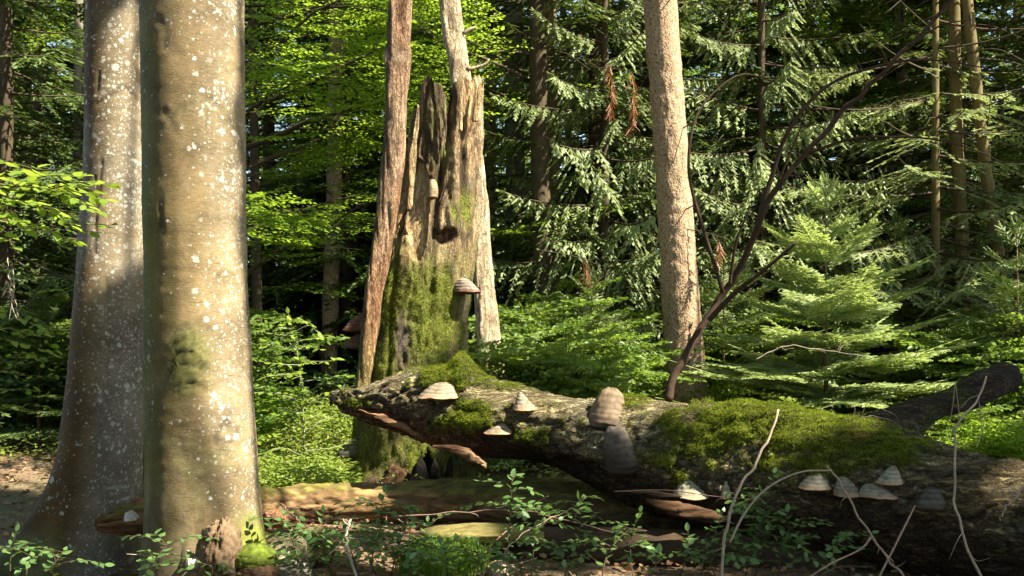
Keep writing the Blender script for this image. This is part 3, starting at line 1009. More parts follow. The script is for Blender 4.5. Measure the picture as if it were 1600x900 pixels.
def beech_trunk(edges, Y, root_fn, colour_fn, bx, seg=132):
    zs, th, cx, r0 = edge_trunk(edges, Y, 11.0, seg)
    Z, T = np.meshgrid(zs, th, indexing='ij')
    r = r0[:, None] * np.ones_like(T)
    X = cx[:, None] + r * np.sin(T)
    Yv = Y - r * np.cos(T)
    p = np.stack([X, Yv, Z], -1)
    r = r + 0.012 * fbm(p * (2.2, 2.2, 1.1), 3, 31) + 0.0035 * fbm(p * (9, 9, 26), 3, 32)
    dr, col, tint = root_fn(p, T, r, cx[:, None])
    r = r + dr
    X = cx[:, None] + r * np.sin(T)
    Yv = Y - r * np.cos(T)
    p2 = np.stack([X, Yv, Z], -1)
    g = Geo()
    g.add((p2 - np.array([bx, Y, 0])).reshape(-1, 3), grid_faces(len(zs), len(th)), tint.ravel(), col.reshape(-1, 3))
    return g


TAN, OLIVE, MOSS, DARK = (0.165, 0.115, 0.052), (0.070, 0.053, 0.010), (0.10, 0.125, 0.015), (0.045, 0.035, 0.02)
YF = 5.6


def q(px, py, Y, pxc=0):
    return ((px - 800) * Y / F, EYE + (HZ - py) * Y / F)


def front_paint(p, T, r, cx):
    x, z = p[..., 0], p[..., 2]
    front = np.cos(T) > -0.1
    nz1 = fbm(p * 2.6, 4, 51)
    nz2 = fbm(p * 9, 4, 52)
    nz3 = fbm(p * (30, 30, 60), 2, 53)
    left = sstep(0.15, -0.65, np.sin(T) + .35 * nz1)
    c = mixc(TAN, OLIVE, np.clip(left * .85 + .25 * nz1 + .25 * sstep(.9, .2, z), 0, 1))  # olive algae, with the trunk's shaded left side painted into the colour
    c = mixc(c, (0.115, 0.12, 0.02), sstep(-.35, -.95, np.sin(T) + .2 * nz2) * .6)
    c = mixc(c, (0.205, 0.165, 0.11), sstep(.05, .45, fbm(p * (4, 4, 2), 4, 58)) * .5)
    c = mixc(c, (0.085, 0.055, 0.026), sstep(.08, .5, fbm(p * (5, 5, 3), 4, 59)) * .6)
    c = mixc(c, (0.055, 0.06, 0.012), sstep(-.55, -1, np.sin(T) + .3 * nz1) * .7)  # shaded left edge painted darker still
    c = mixc(c, (0.215, 0.168, 0.10), sstep(.25, .95, np.sin(T) + .45 * nz1) * .6)  # sunlit right side painted paler
    stk = fbm(p * (11, 11, .7), 4, 56)
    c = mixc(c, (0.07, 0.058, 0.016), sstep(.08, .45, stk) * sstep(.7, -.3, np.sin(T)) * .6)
    dr = .006 * fbm(p * (5, 5, 1.6), 4, 55) + .0025 * stk
    def groove(pts, w, depth, dark, wob=.016, rep=3):
        nonlocal c, dr
        pm = np.array([q(a, b, YF - .27) for a, b in pts])
        w, depth = max(w * 1.15, .008), depth * .4
        for h_ in range(rep):
            sd_ = int(pts[0][0]) + h_ * 7
            xw = x + wob * 1.6 * fbm(p * 11 + h_ * 5.1, 4, sd_) + (.010 * ((h_ + 1) // 2) * (-1) ** h_)
            zw = z + wob * 1.6 * fbm(p * 11 + 9 + h_ * 3.3, 4, sd_ + 1) - .012 * h_
            d = polyd(xw, zw, pm)
            brk = np.clip(.62 + 1.5 * fbm(p * 24 + h_, 3, sd_ + 2), 0, 1.1) * (1 - .22 * h_)
            wv = w * (.55 + .5 * brk)
            k = np.exp(-(d / wv) ** 2) * front * brk
            dr = dr - depth * .8 * k + depth * .30 * np.exp(-((d - 2.2 * w) / (1.4 * w)) ** 2) * front * brk
            c = mixc(c, DARK, np.clip(k * dark, 0, 1))
        halo = np.exp(-(polyd(x, z, pm) / (w * 4.5)) ** 2) * front
        c = mixc(c, np.array((.17, .13, .06)), np.clip(halo * (.3 + 1.2 * nz2), 0, .6))
    groove([(268, 188), (290, 172), (322, 150), (342, 178), (346, 190)], .008, .012, .9)
    groove([(318, 155), (320, 205)], .012, .010, .7)
    groove([(258, 172), (272, 205)], .012, .010, .8)
    groove([(236, 25), (262, 50), (258, 75)], .012, .008, .8)
    groove([(247, 310), (250, 360)], .013, .012, .9)
    groove([(372, 20), (376, 60)], .012, .010, .8)
    groove([(262, 535), (285, 516), (315, 509), (337, 524)], .007, .014, .9)
    groove([(335, 430), (345, 424), (356, 431), (346, 436), (335, 430)], .004, .005, .7)
    groove([(352, 643), (345, 660), (360, 680)], .010, .009, .7)
    groove([(342, 668), (336, 690), (352, 722), (345, 742)], .011, .010, .8)
    groove([(305, 694), (335, 690), (365, 697), (388, 700)], .006, .006, .7)
    groove([(315, 800), (310, 845)], .010, .012, .5)
    for yy, a, b in ((462, 255, 330), (600, 240, 350), (742, 262, 350), (770, 240, 330), (232, 300, 360), (340, 290, 372), (95, 300, 372)):
        groove([(a, yy), ((a + b) / 2, yy + 3), (b, yy - 2)], .0035, .004, .45, .02)
    # mossy wrinkled swelling under the old branch scar
    cxm, czm = q(296, 566, YF - .27)
    e = np.exp(-(((x - cxm) / .105) ** 2 + ((z - czm) / .17) ** 2) ** 1.5) * front
    warp = .03 * fbm(p * 9, 3, 62)
    wr = (1 - np.abs(fbm(np.stack([x * 9 + 7 * warp, p[..., 1] * 6, (z + 1.3 * (x - cxm) ** 2 * 6 + warp) * 46], -1), 3, 63)) * 2.6).clip(-1, 1)
    dr = dr + e * (.012 + .019 * wr + .006 * nz3)
    c = mixc(c, mixc((0.012, 0.014, 0.004), (0.105, 0.10, 0.028), .5 + .8 * wr), np.clip(e * (1.5 + 1.4 * nz2), 0, .97))
    mt = np.exp(-((x - q(330, 690, YF)[0]) / .16) ** 2 - ((z - q(0, 690, YF)[1]) / .28) ** 2) * front
    dr = dr + mt * .006 * nz3
    c = mixc(c, (0.16, 0.145, 0.06), np.clip(mt * (.3 + 1.3 * nz2), 0, .75))
    # flaky pale bark at the right foot, root flare and its moss
    low = sstep(.85, .15, z)
    dr = dr + low * .012 * fbm(p * (16, 16, 5), 3, 54) * sstep(-.4, .6, np.sin(T))
    dr = dr + sstep(.5, -.1, z) ** 2 * (.13 * np.exp(-((T - 1.25) / .35) ** 2) + .10 * np.exp(-((T - 4.2) / .5) ** 2) + .07 * np.exp(-((T - .2) / .35) ** 2))
    mo = np.exp(-((T - 1.15) / .42) ** 2) * sstep(.42, .16, z + .10 * nz2)
    c = mixc(c, mixc(MOSS, (.19, .2, .03), .5 + .5 * nz2), np.clip(mo * 1.4, 0, 1))
    dr = dr + mo * (.02 + .02 * nz3)
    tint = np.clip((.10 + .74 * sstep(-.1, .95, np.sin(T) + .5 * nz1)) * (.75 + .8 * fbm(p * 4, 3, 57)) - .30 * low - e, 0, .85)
    return dr, c, tint * (mo < .3)


bx = (310 - 800) * YF / F
front = thing("beech_tree", "thickest beech trunk with white lichen spots, sunlit, with a mossy scar at mid height", "tree", (bx, YF, 0))
FE = [(0, 222, 378), (100, 224, 380), (200, 226, 382), (330, 228, 383), (450, 229, 386), (600, 231, 392), (700, 231, 400), (760, 231, 404), (820, 230, 408), (900, 224, 412), (1000, 214, 420)]
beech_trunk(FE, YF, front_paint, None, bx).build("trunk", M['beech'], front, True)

YL = 6.6


def left_paint(p, T, r, cx):
    x, z = p[..., 0], p[..., 2]
    front = np.cos(T) > -0.1
    nz1 = fbm(p * 2.6, 4, 71)
    nz2 = fbm(p * 9, 4, 72)
    nz3 = fbm(p * (30, 30, 60), 2, 73)
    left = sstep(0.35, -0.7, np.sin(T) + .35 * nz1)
    c = mixc((0.165, 0.125, 0.072), (0.070, 0.040, 0.009), np.clip(left * 1.1 + .2 * nz1 + .35 * sstep(1.5, .6, z) * sstep(.5, -.2, np.sin(T)), 0, 1))  # shaded left side and lower left painted a darker brown
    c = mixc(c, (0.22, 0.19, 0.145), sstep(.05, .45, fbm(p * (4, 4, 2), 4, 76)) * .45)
    c = mixc(c, (0.115, 0.108, 0.10), sstep(2.1, 1.0, z + .3 * nz1) * sstep(.0, .45, np.sin(T)) * .55)  # bluish shade low on the right painted in as grey
    dr = np.zeros_like(x)
    dr = dr + sstep(.75, -.35, z) ** 2 * (.34 * np.exp(-((T - 5.25) / .38) ** 2) + .06 * np.exp(-((T - .9) / .4) ** 2))
    # shallow flute up the trunk
    f = polyd(x, z, [q(186, 440, YL), q(188, 640, YL)])
    dr = dr - .010 * np.exp(-(f / .015) ** 2) * front
    for pts in ([(147, 275), (152, 300)], [(158, 250), (157, 290), (150, 350), (152, 395)], [(150, 160), (175, 145), (192, 132), (204, 150)], [(152, 110), (150, 140)]):
        d = polyd(x + .012 * nz2, z, [q(a, b, YL - .2) for a, b in pts])
        k = np.exp(-(d / .010) ** 2) * front
        dr = dr - .008 * k
        c = mixc(c, DARK, k * .85)
    mo = np.exp(-((T - 5.35) / .55) ** 2) * sstep(.18, -.12, z + .10 * nz2)
    c = mixc(c, mixc((.05, .05, .015), (.20, .21, .10), .5 + .9 * nz2), np.clip(mo * 1.5, 0, 1))
    dr = dr + mo * (.03 * nz2 + .012 * nz3)
    # pale crosswise streaks low down
    st = sstep(.25, .5, fbm(p * (5, 5, 26), 3, 75)) * sstep(.7, .2, z) * sstep(-.1, .5, np.sin(T))
    c = mixc(c, (.46, .46, .42), st * .75)
    tint = np.clip((.35 + .5 * sstep(-.3, .6, np.sin(T) + .3 * nz1)) * (.8 + .9 * fbm(p * 4, 3, 77)) - .25 * sstep(.5, .1, z), 0, .9)
    return dr, c, tint * (mo < .25)


bx2 = (165 - 800) * YL / F
left = thing("beech_tree", "second beech trunk with flared mossy foot, half in shade, behind the thickest trunk", "tree", (bx2, YL, 0))
LE = [(0, 137, 222), (140, 134, 224), (280, 133, 227), (450, 122, 228), (600, 108, 224), (700, 95, 220), (800, 80, 216), (880, 64, 215), (1000, 50, 216)]
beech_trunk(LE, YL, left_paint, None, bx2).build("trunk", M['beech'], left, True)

# ------------------------------------------------------------------ the slim spruce trunk in the middle
YS = 10.5
SE = [(0, 1005, 1058), (200, 1020, 1072), (400, 1032, 1088), (560, 1038, 1100), (640, 1036, 1106), (720, 1032, 1110)]
bx3 = (1071 - 800) * YS / F
zs, th, cx, r0 = edge_trunk(SE, YS, 13.0, 110, 0.022, -.2)
Z, T = np.meshgrid(zs, th, indexing='ij')
pp = np.stack([cx[:, None] + r0[:, None] * np.sin(T), YS - r0[:, None] * np.cos(T), Z], -1)
r = r0[:, None] * (1 + .03 * fbm(pp * 3, 2, 81)) + .013 * fbm(pp * (24, 24, 15), 3, 82)
g = Geo()
g.add((np.stack([cx[:, None] + r * np.sin(T), YS - r * np.cos(T), Z], -1) - np.array([bx3, YS, 0])).reshape(-1, 3), grid_faces(len(zs), len(th)))
mid = thing("spruce_tree", "straight spruce trunk with scaly bark, brightly sunlit on its right side", "tree", (bx3, YS, 0))
g.build("trunk", M['spruce_bark'], mid, True)
g = Geo()
rg = np.random.default_rng(9)
for k in range(16):
    z = rg.uniform(1.6, 5.6)
    a = rg.uniform(-.6, 2.2) if k % 2 else rg.uniform(2.4, 4.6)
    o = np.array([np.interp(z, zs, cx) - bx3, 0, z])
    l = rg.uniform(.3, 1.0)
    dv = np.array([math.sin(a), -math.cos(a), 0])
    pts = [o + dv * .12, o + dv * (.15 + l * .5) + (0, 0, .05), o + dv * (.15 + l) + (0, 0, -.2 * l)]
    add_tube(g, catmull(pts, 8), (.008, .002), 5)
g.build("dead_twigs", M['dark_bark'], mid, True).name = "twig"

# ------------------------------------------------------------------ the broken snag
YG = 8.5
snag = thing("broken_snag", "tall broken rotten tree stump covered in moss with splintered top", "dead tree", ((645 - 800) * YG / F, YG, 0))
sx0 = (645 - 800) * YG / F
kL = np.array([(900, 525), (755, 543), (690, 553), (600, 560), (500, 577), (400, 598), (300, 628), (250, 634), (165, 642), (100, 645)], float)
kR = np.array([(900, 762), (755, 748), (690, 742), (600, 734), (500, 729), (400, 738), (300, 745), (200, 749), (130, 751), (100, 752)], float)
seg = 190
th = np.linspace(0, 2 * np.pi, seg, endpoint=False)
top_px = np.array([(630, 250), (642, 185), (648, 176), (653, 166), (656, 205), (659, 150), (666, 134), (676, 131), (690, 141), (702, 156), (705, 190), (709, 152), (712, 140), (722, 132), (735, 135), (744, 128), (751, 122), (753, 150)], float)
def snag_top(T):
    xpx = 697 + 55 * np.sin(T)
    zf = EYE + (HZ - np.interp(xpx, top_px[:, 0], top_px[:, 1])) * YG / F
    jag = .05 * fbm(np.stack([T * 9, 0 * T, 0 * T], -1), 3, 91)
    back = EYE + (HZ - 215) * YG / F + .25 * fbm(np.stack([np.cos(T) * 2.2, np.sin(T) * 2.2, 0 * T], -1), 3, 92)
    w = sstep(-.05, .35, np.cos(T))
    return zf * w + back * (1 - w) + jag
zt = snag_top(th)
nz = 290
s = np.linspace(0, 1, nz)[:, None]
z0 = -.15
Z = z0 + s * (zt[None] - z0)
T = np.broadcast_to(th[None], Z.shape)
def snag_xy(Z, T, dr):
    py = HZ - (Z - EYE) * F / YG
    l = np.interp(py, kL[::-1, 0], kL[::-1, 1]); rr2 = np.interp(py, kR[::-1, 0], kR[::-1, 1])
    cxx = ((l + rr2) / 2 - 800) * YG / F
    rad = (rr2 - l) / 2 * YG / F
    return cxx + (rad + dr) * np.sin(T), YG - (rad * .92 + dr) * np.cos(T), rad
X, Yv, rad = snag_xy(Z, T, 0)
p = np.stack([X, Yv, Z], -1)
fr = np.cos(T) > 0
px = 800 + X * F / Yv
py = HZ - (Z - EYE) * F / Yv
n1 = fbm(p * (3, 3, 1.2), 4, 101); n2 = fbm(p * (10, 10, 4), 4, 102); n3 = fbm(p * (34, 34, 14), 3, 103); n4 = fbm(p * 16, 3, 104)
crk = 1 - np.abs(fbm(p * (13, 13, 2.2), 3, 106)) * 2.2
dr = .018 * n1 + .014 * n2 + .010 * n3 - .014 * sstep(.6, .95, crk)
BARK, PALE, ORNG, WOOD, BRN = (0.17, 0.11, 0.055), (0.46, 0.31, 0.15), (0.34, 0.17, 0.07), (0.36, 0.25, 0.14), (0.13, 0.085, 0.05)
c = mixc(BARK, (.27, .19, .10), .5 + .7 * n2)
# right pillar: grey bark and pale wood ridges standing proud, dark groove left of it
gr = polyd(px + 5 * n2, py, [(707, 150), (700, 220), (688, 270), (678, 330), (676, 430), (668, 520), (664, 600)])
k = np.exp(-(gr / 6.5) ** 2) * fr
dr = dr - .055 * k * sstep(640, 420, py)
c = mixc(c, (.05, .035, .02), k * .7)
gr2 = polyd(px + 3 * n2, py, [(634, 255), (627, 330), (620, 400), (612, 480), (607, 600)])
k2 = np.exp(-(gr2 / 3.0) ** 2) * fr
dr = dr - .05 * k2
c = mixc(c, (.03, .02, .012), k2 * .9)
pil = sstep(700, 712, px + 5 * n2 - (py - 250) * -.03) * sstep(560, 380, py) * fr
dr = dr + .05 * pil * sstep(90, 140, py)
c = mixc(c, mixc((.36, .25, .13), (.17, .115, .06), .5 + 1.0 * n2), pil * .9)
topw = sstep(265, 215, py + 14 * n2) * sstep(700, 712, px) * fr          # bare splintered wood at its top
c = mixc(c, mixc(PALE, (.26, .16, .08), .5 + .9 * n3), topw * .95)
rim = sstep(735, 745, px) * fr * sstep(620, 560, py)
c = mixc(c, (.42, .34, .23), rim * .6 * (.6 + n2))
pw = np.exp(-((px - 692) / 9) ** 2) * sstep(150, 170, py) * sstep(270, 225, py) * fr
c = mixc(c, (.44, .33, .2), np.clip(pw * (1 + n2 * 2), 0, 1))
pw = np.exp(-((px - 690 + (py - 340) * .05) / 13) ** 2) * sstep(270, 300, py) * sstep(440, 380, py) * fr
c = mixc(c, (.40, .30, .17), np.clip(pw * (.8 + n2 * 2), 0, .9))
# rotten hole
ho = np.exp(-(((px - 697) / 15) ** 2 + ((py - 368) / 13) ** 2)) * fr
dr = dr - .09 * sstep(.25, .7, ho + .35 * n4)
c = mixc(c, (.11, .045, .02), sstep(.2, .6, ho + .3 * n4))
# smooth bare scar with a curled lip
el = ((px - 650) / 21) ** 2 + (np.where(py < 300, (py - 300) / 50, (py - 300) / 110)) ** 2 + .18 * n2
k = sstep(1.05, .85, el) * fr
dr = dr * (1 - k * .8) - .05 * k + .012 * np.exp(-((el - 1.15) / .12) ** 2) * fr * (py < 330)
c = mixc(c, mixc((.50, .36, .185), (.36, .24, .11), .5 + .6 * n1), k)
c = mixc(c, (.10, .06, .03), np.exp(-((el - 1.12) / .09) ** 2) * fr * (py < 340) * .9)
dcol = np.exp(-((px - 721 + 3 * n2) / 4.5) ** 2) * sstep(222, 240, py) * sstep(345, 310, py) * fr
dr = dr - .03 * dcol
c = mixc(c, (.035, .025, .016), np.clip(dcol * 1.2, 0, .95))
lich = sstep(.15, .4, n4) * pil * sstep(240, 270, py)
c = mixc(c, (.25, .24, .17), lich * .6)
# orange-brown wood left of the scar
org = sstep(646, 632, px) * sstep(420, 380, py) * fr * (1 - k)
c = mixc(c, mixc(ORNG, (.40, .28, .13), .5 + .8 * n2), org * .85)
# dark crumbly middle part
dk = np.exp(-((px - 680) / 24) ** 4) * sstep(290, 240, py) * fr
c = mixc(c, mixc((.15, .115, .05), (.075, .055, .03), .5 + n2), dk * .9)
c = mixc(c, (.045, .03, .018), sstep(.62, .95, crk) * .75 * (1 - k))
# moss
mo = np.clip(sstep(350, 470, py + 60 * n1) * (1 - .75 * rim) * (.75 + .9 * n1 + .5 * n2), 0, 1)
mo = np.where(fr, mo, .5 * sstep(.0, .4, n1))
mo = mo * (1 - np.exp(-((px - 629) / 12) ** 2 - ((py - 530) / 45) ** 2) * .9) * (1 - .7 * np.exp(-((px - 706) / 5) ** 2 - ((py - 560) / 30) ** 2))
mo = np.maximum(mo, np.clip(np.exp(-((px - 718) / 16) ** 2 - ((py - 325) / 24) ** 2) * (.35 + 2.6 * n2), 0, 1) * fr)
mo = np.maximum(mo, np.clip(dk * sstep(150, 210, py) * (.1 + 1.3 * n2), 0, .6))
mo = mo * (1 - k) * (1 - topw)
c = mixc(c, mixc((.055, .07, .010), (.145, .155, .022), .5 + .9 * n2), np.clip(mo * 1.15, 0, .96))
dr = dr * (1 - .5 * mo) + mo * (.012 + .016 * n4 + .008 * n3)
st2 = np.exp(-((px - 731 - 4 * n2) / 6) ** 2) * sstep(455, 480, py) * sstep(605, 580, py) * fr
c = mixc(c, (.50, .39, .25), np.clip(st2 * 1.1, 0, .9))
pur = np.exp(-((px - 629) / 11) ** 2 - ((py - 535) / 42) ** 2) * fr
c = mixc(c, (.07, .055, .06), np.clip(pur * (.7 + n2), 0, .9))
# root flare and near-black dented hollow at the foot
dr = dr + sstep(.25, -.15, Z) * .10 * (.4 + .6 * np.cos(3 * T + 1))
hol = sstep(1.0, .55, np.maximum(np.abs(px - 668) / np.maximum((py - 700) * .62, 1), .3) + .25 * n2) * sstep(698, 712, py) * fr
dr = dr - .22 * hol
c = mixc(c, (.018, .013, .008), hol)
c = c * (1.05 + .35 * (n1 + .5 * n2))[..., None].clip(.55, 1.4)
X, Yv, _ = snag_xy(Z, T, dr)
outer = np.stack([X, Yv, Z], -1)
# inner face of the hollow shell
ni = 30
si = np.linspace(0, 1, ni)[:, None]
Zi = zt[None] - .02 - si * 1.4
Ti = np.broadcast_to(th[None], Zi.shape)
din = np.interp(zt, [2, 4], [-.10, -.085])[None] * (1 + .3 * fbm(np.stack([Ti * 3, Zi * 2, 0 * Ti], -1), 3, 110)) * (.3 + .7 * sstep(0, .08, si)) + np.interp(Zi, [0, 5], [0, 0])
Xi, Yi, _ = snag_xy(Zi, Ti, din)
inner = np.stack([Xi, Yi, Zi], -1)
ci = mixc((.20, .12, .06), (.07, .045, .025), .5 + .8 * fbm(inner * (12, 12, 3), 3, 111))
V = np.concatenate([outer, inner]) - np.array([sx0, YG, 0])
g = Geo()
g.add(V.reshape(-1, 3), grid_faces(nz + ni, seg), np.concatenate([.5 + .5 * np.clip(mo * 1.3, 0, 1), np.full(ci.shape[:2], .5)]).ravel(), np.concatenate([c, ci]).reshape(-1, 3))
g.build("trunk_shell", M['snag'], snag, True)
snag_outer, snag_moss = outer, mo


def slab(prof, Y, thick, seed, paint, seg=64, nz=300, dY=0.0, jag=.08, org=None):
    """A long splinter from a table of (row, left, right): rounded front, flat back, jagged ends."""
    e = np.array(prof, float)
    e = e[np.argsort(-e[:, 0])]
    zt_ = EYE + (HZ - e[:, 0]) * Y / F
    u = np.linspace(0, 2 * np.pi, seg, endpoint=False)
    zz = np.linspace(zt_[0], zt_[-1], nz)
    l = (np.interp(zz, zt_, e[:, 1]) - 800) * Y / F
    r_ = (np.interp(zz, zt_, e[:, 2]) - 800) * Y / F
    cx_, hw = (l + r_) / 2, (r_ - l) / 2
    su, cu = np.sin(u), np.cos(u)
    ex = np.sign(su) * np.abs(su) ** .6
    ey = np.sign(cu) * np.abs(cu) ** .7
    Zg = zz[:, None] + jag * fbm(np.stack([np.broadcast_to(ex[None] * 4, (nz, seg)), np.broadcast_to(ey[None], (nz, seg)), np.zeros((nz, seg))], -1), 3, seed) * sstep(.94, 1, np.linspace(0, 1, nz))[:, None]
    Xg = cx_[:, None] + hw[:, None] * ex[None]
    Yg = Y + dY - thick * np.minimum(1, hw[:, None] / .05) * ey[None]
    p = np.stack([Xg, Yg, Zg], -1)
    d = .018 * fbm(p * (6, 6, 1.2), 3, seed + 1) + .014 * fbm(p * (24, 24, 2.2), 3, seed + 2) - .010 * sstep(.55, .95, 1 - np.abs(fbm(p * (18, 18, 1.6), 3, seed + 3)) * 2.2)
    p = p + d[..., None] * np.stack([np.broadcast_to(su, d.shape), -np.broadcast_to(cu, d.shape), 0 * d], -1)
    c_ = paint(p, 800 + Xg * F / Yg, HZ - (Zg - EYE) * F / Yg, ey[None] * np.ones_like(Xg))
    if org is None: org = np.array([sx0, YG, 0])
    g = Geo()
    n = nz * seg
    g.add(np.vstack([p.reshape(-1, 3), p[0].mean(0), p[-1].mean(0)]) - org, grid_faces(nz, seg), None, np.vstack([c_.reshape(-1, 3), c_[0, :1], c_[-1, :1]]))
    j = np.arange(seg); jn = (j + 1) % seg
    g.faces(np.vstack([np.stack([np.full(seg, n), jn, j], 1), np.stack([np.full(seg, n + 1), (nz - 1) * seg + j, (nz - 1) * seg + jn], 1)]))
    return g


def paint_tall(p, px, py, ey):
    a = fbm(p * (8, 8, 1.5), 4, 121); b = fbm(p * (26, 26, 4), 3, 122); w = fbm(p * (3, 3, 1), 3, 123)
    c = mixc((.40, .25, .155), (.20, .115, .065), .5 + 1.5 * a)
    c = mixc(c, (.36, .27, .17), sstep(0, .5, w) * sstep(320, 200, py) * .8)
    red = sstep(255, 330, py + (px - 600) * .9 + 25 * w)
    c = mixc(c, mixc((.17, .085, .04), (.28, .15, .07), .5 + a), red * .75)
    c = mixc(c, (.44, .29, .18), np.exp(-((px - (620 - (py - 250) * .17)) / 6) ** 2) * sstep(225, 260, py) * sstep(430, 380, py) * .9)
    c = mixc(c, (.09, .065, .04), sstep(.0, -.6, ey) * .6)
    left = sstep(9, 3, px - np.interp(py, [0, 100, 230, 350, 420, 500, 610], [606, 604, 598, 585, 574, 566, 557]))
    c = mixc(c, (.10, .075, .04), left * .8)  # shadowed left edge of the splinter painted dark
    c = mixc(c, (.19, .155, .05), sstep(480, 590, py + 30 * w) * .7)
    c = mixc(c, mixc((.42, .32, .22), (.25, .15, .08), .5 + b), sstep(14, 6, np.abs(py - 88) + 5 * a) * .7)
    return mixc(c, np.array(c) * .55, sstep(.25, .6, b) * .7)


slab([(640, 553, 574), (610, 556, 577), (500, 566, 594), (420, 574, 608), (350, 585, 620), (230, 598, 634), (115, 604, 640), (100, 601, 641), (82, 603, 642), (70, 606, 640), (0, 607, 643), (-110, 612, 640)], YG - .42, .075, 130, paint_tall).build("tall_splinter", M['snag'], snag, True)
paint_pale = lambda p, px, py, ey: mixc((.48, .36, .19), (.28, .17, .08), .5 + fbm(p * (14, 14, 2), 3, 141))
for prof, th_, dy in (([(330, 634, 646), (250, 640, 651), (190, 647, 655), (164, 651, 655)], .03, -.40), ([(190, 737, 748), (160, 741, 752), (140, 746, 756), (122, 752, 757)], .025, -.30),
                      ([(205, 716, 722), (150, 718, 724), (118, 721, 723)], .015, -.36)):
    slab(prof, YG + dy, th_, 150 + int(prof[0][0]), paint_pale, 16, 40, 0, .02).build("splinter", M['snag'], snag, True)
# dark rotten shards standing at the foot
for (a, b, apex, h, dy, cc) in ((590, 668, 612, 722, -.62, (.12, .065, .03)), (634, 676, 658, 708, -.68, (.02, .014, .01)), (668, 700, 678, 716, -.60, (.025, .017, .012)), (690, 712, 704, 706, -.55, (.02, .014, .01)), (560, 600, 585, 742, -.6, (.09, .06, .03))):
    slab([(775, a, b), (755, a + 2, b - 2), ((755 + h) / 2, (a + apex) / 2, (b + apex) / 2), (h, apex - 1, apex + 1)], YG + dy, .05, 160 + a, lambda p, px, py, ey, cc=cc: mixc(cc, np.array(cc) * .5, .5 + fbm(p * 20, 3, 5)), 18, 26, 0, .03).build("shard", M['snag'], snag, True)


def moss_fibres(points, normals, rng, L=(.008, .02), w=.0022, spread=.7):
    g = Geo()
    n = len(points)
    d = nrm(normals + rng.normal(size=(n, 3)) * spread)
    place_leaves(g, LEAF2, points, d, rng.normal(size=(n, 3)), rng.uniform(*L, n), np.full(n, w) * rng.uniform(.7, 1.6, n), np.clip(.5 + .35 * fbm(points * 9, 3, 8) + rng.normal(size=n) * .15, 0, 1))
    return g


def scatter_on_grid(Pg, weight, n, rng):
    """n random points with normals on an (a, b, 3) grid, drawn by a weight for each vertex."""
    du = np.roll(Pg, -1, 1) - np.roll(Pg, 1, 1)
    dv = np.gradient(Pg, axis=0)
    nn = nrm(np.cross(du, dv))
    area = np.linalg.norm(np.cross(du, dv), axis=-1)
    w = (weight * area).ravel()
    i = rng.choice(len(w), n, p=w / w.sum())
    j = rng.random((n, 2)) - .5
    pt = Pg.reshape(-1, 3)[i] + j[:, :1] * du.reshape(-1, 3)[i] * .5 + j[:, 1:] * dv.reshape(-1, 3)[i]
    return pt, nn.reshape(-1, 3)[i]


rg = np.random.default_rng(77)
wt = np.where((np.cos(T) > -.1) & (py > 400), np.clip(mo - .25, 0, 1) ** 1.5, 0)
pt, nn = scatter_on_grid(outer, wt, 26000, rg)
if (nn * np.stack([pt[:, 0] - sx0, pt[:, 1] - YG, 0 * pt[:, 0]], -1)).sum(-1).mean() < 0: nn = -nn
tag(moss_fibres(pt - np.array([sx0, YG, 0]), nn + (0, 0, -.3), rg, (.006, .016), .0035).build("moss", M['moss'], snag), kind="stuff")

# bleached dead pole behind the snag
YP = 9.3
pole = thing("dead_pole", "bleached barkless dead pole leaning behind the broken snag", "dead tree", ((772 - 800) * YP / F, YP, 0))
org = np.array([(772 - 800) * YP / F, YP, 0])


def paint_pole(p, px, py, ey):
    a = fbm(p * (14, 14, 2), 4, 171); b = fbm(p * 5, 3, 172)
    c = mixc((.60, .48, .33), (.46, .34, .20), .5 + a)
    return mixc(c, (.20, .14, .08), sstep(.15, .5, b) * .5)


slab([(690, 760, 806), (590, 749, 790), (500, 744, 780), (400, 739, 769), (330, 738, 765), (250, 731, 756), (180, 714, 744), (140, 706, 738), (100, 702, 733), (62, 692, 729), (40, 691, 725), (0, 686, 720), (-120, 668, 698)], YP, .09, 180, paint_pole, 40, 320, 0, .05, org).build("trunk", M['snag'], pole, True)
for pts, rad_ in (([(730, 108), (742, 106), (758, 100), (764, 92)], (.022, .008)), ([(724, 52), (736, 45), (744, 42)], (.02, .01)), ([(738, 135), (722, 150), (700, 168)], (.012, .006)), ([(712, 60), (722, 48)], (.02, .01))):
    g = Geo()
    add_tube(g, pxpath(pts, YP - .06, 10) - org, rad_, 8, .2, 3, None, (.42, .33, .22))
    g.build("branch_stub", M['snag'], pole, True)

# ------------------------------------------------------------------ the fallen logs
def loft_log(st, seg, n, disp, paint, seed):
    """st: rows of (px, top row, bottom row, Y). A log across the picture; rings stand in the YZ plane."""
    e = np.array(st, float)
    t = np.linspace(0, 1, len(e))
    tt = np.linspace(0, 1, n)
    Ax = np.array([P(a, (b + c_) / 2, d) for a, b, c_, d in e])
    rr_ = np.array([(c_ - b) / 2 * d / F for a, b, c_, d in e])
    Ax = catmull(Ax, n)
    rr_ = np.maximum(catmull(np.stack([rr_, rr_, rr_], -1), n)[:, 0], .004)
    th_ = np.linspace(0, 2 * np.pi, seg, endpoint=False)       # 0 top, +90 degrees towards the camera
    Tg = np.broadcast_to(th_[None], (n, seg))
    def make(dr):
        rad = rr_[:, None] + dr
        return np.stack([np.broadcast_to(Ax[:, 0:1], Tg.shape), Ax[:, 1:2] - rad * np.sin(Tg), Ax[:, 2:3] + rad * np.cos(Tg)], -1)
    p0 = make(0)
    dr, col, moss = disp(p0, Tg, rr_[:, None])
    p1 = make(dr)
    return p1, col, moss


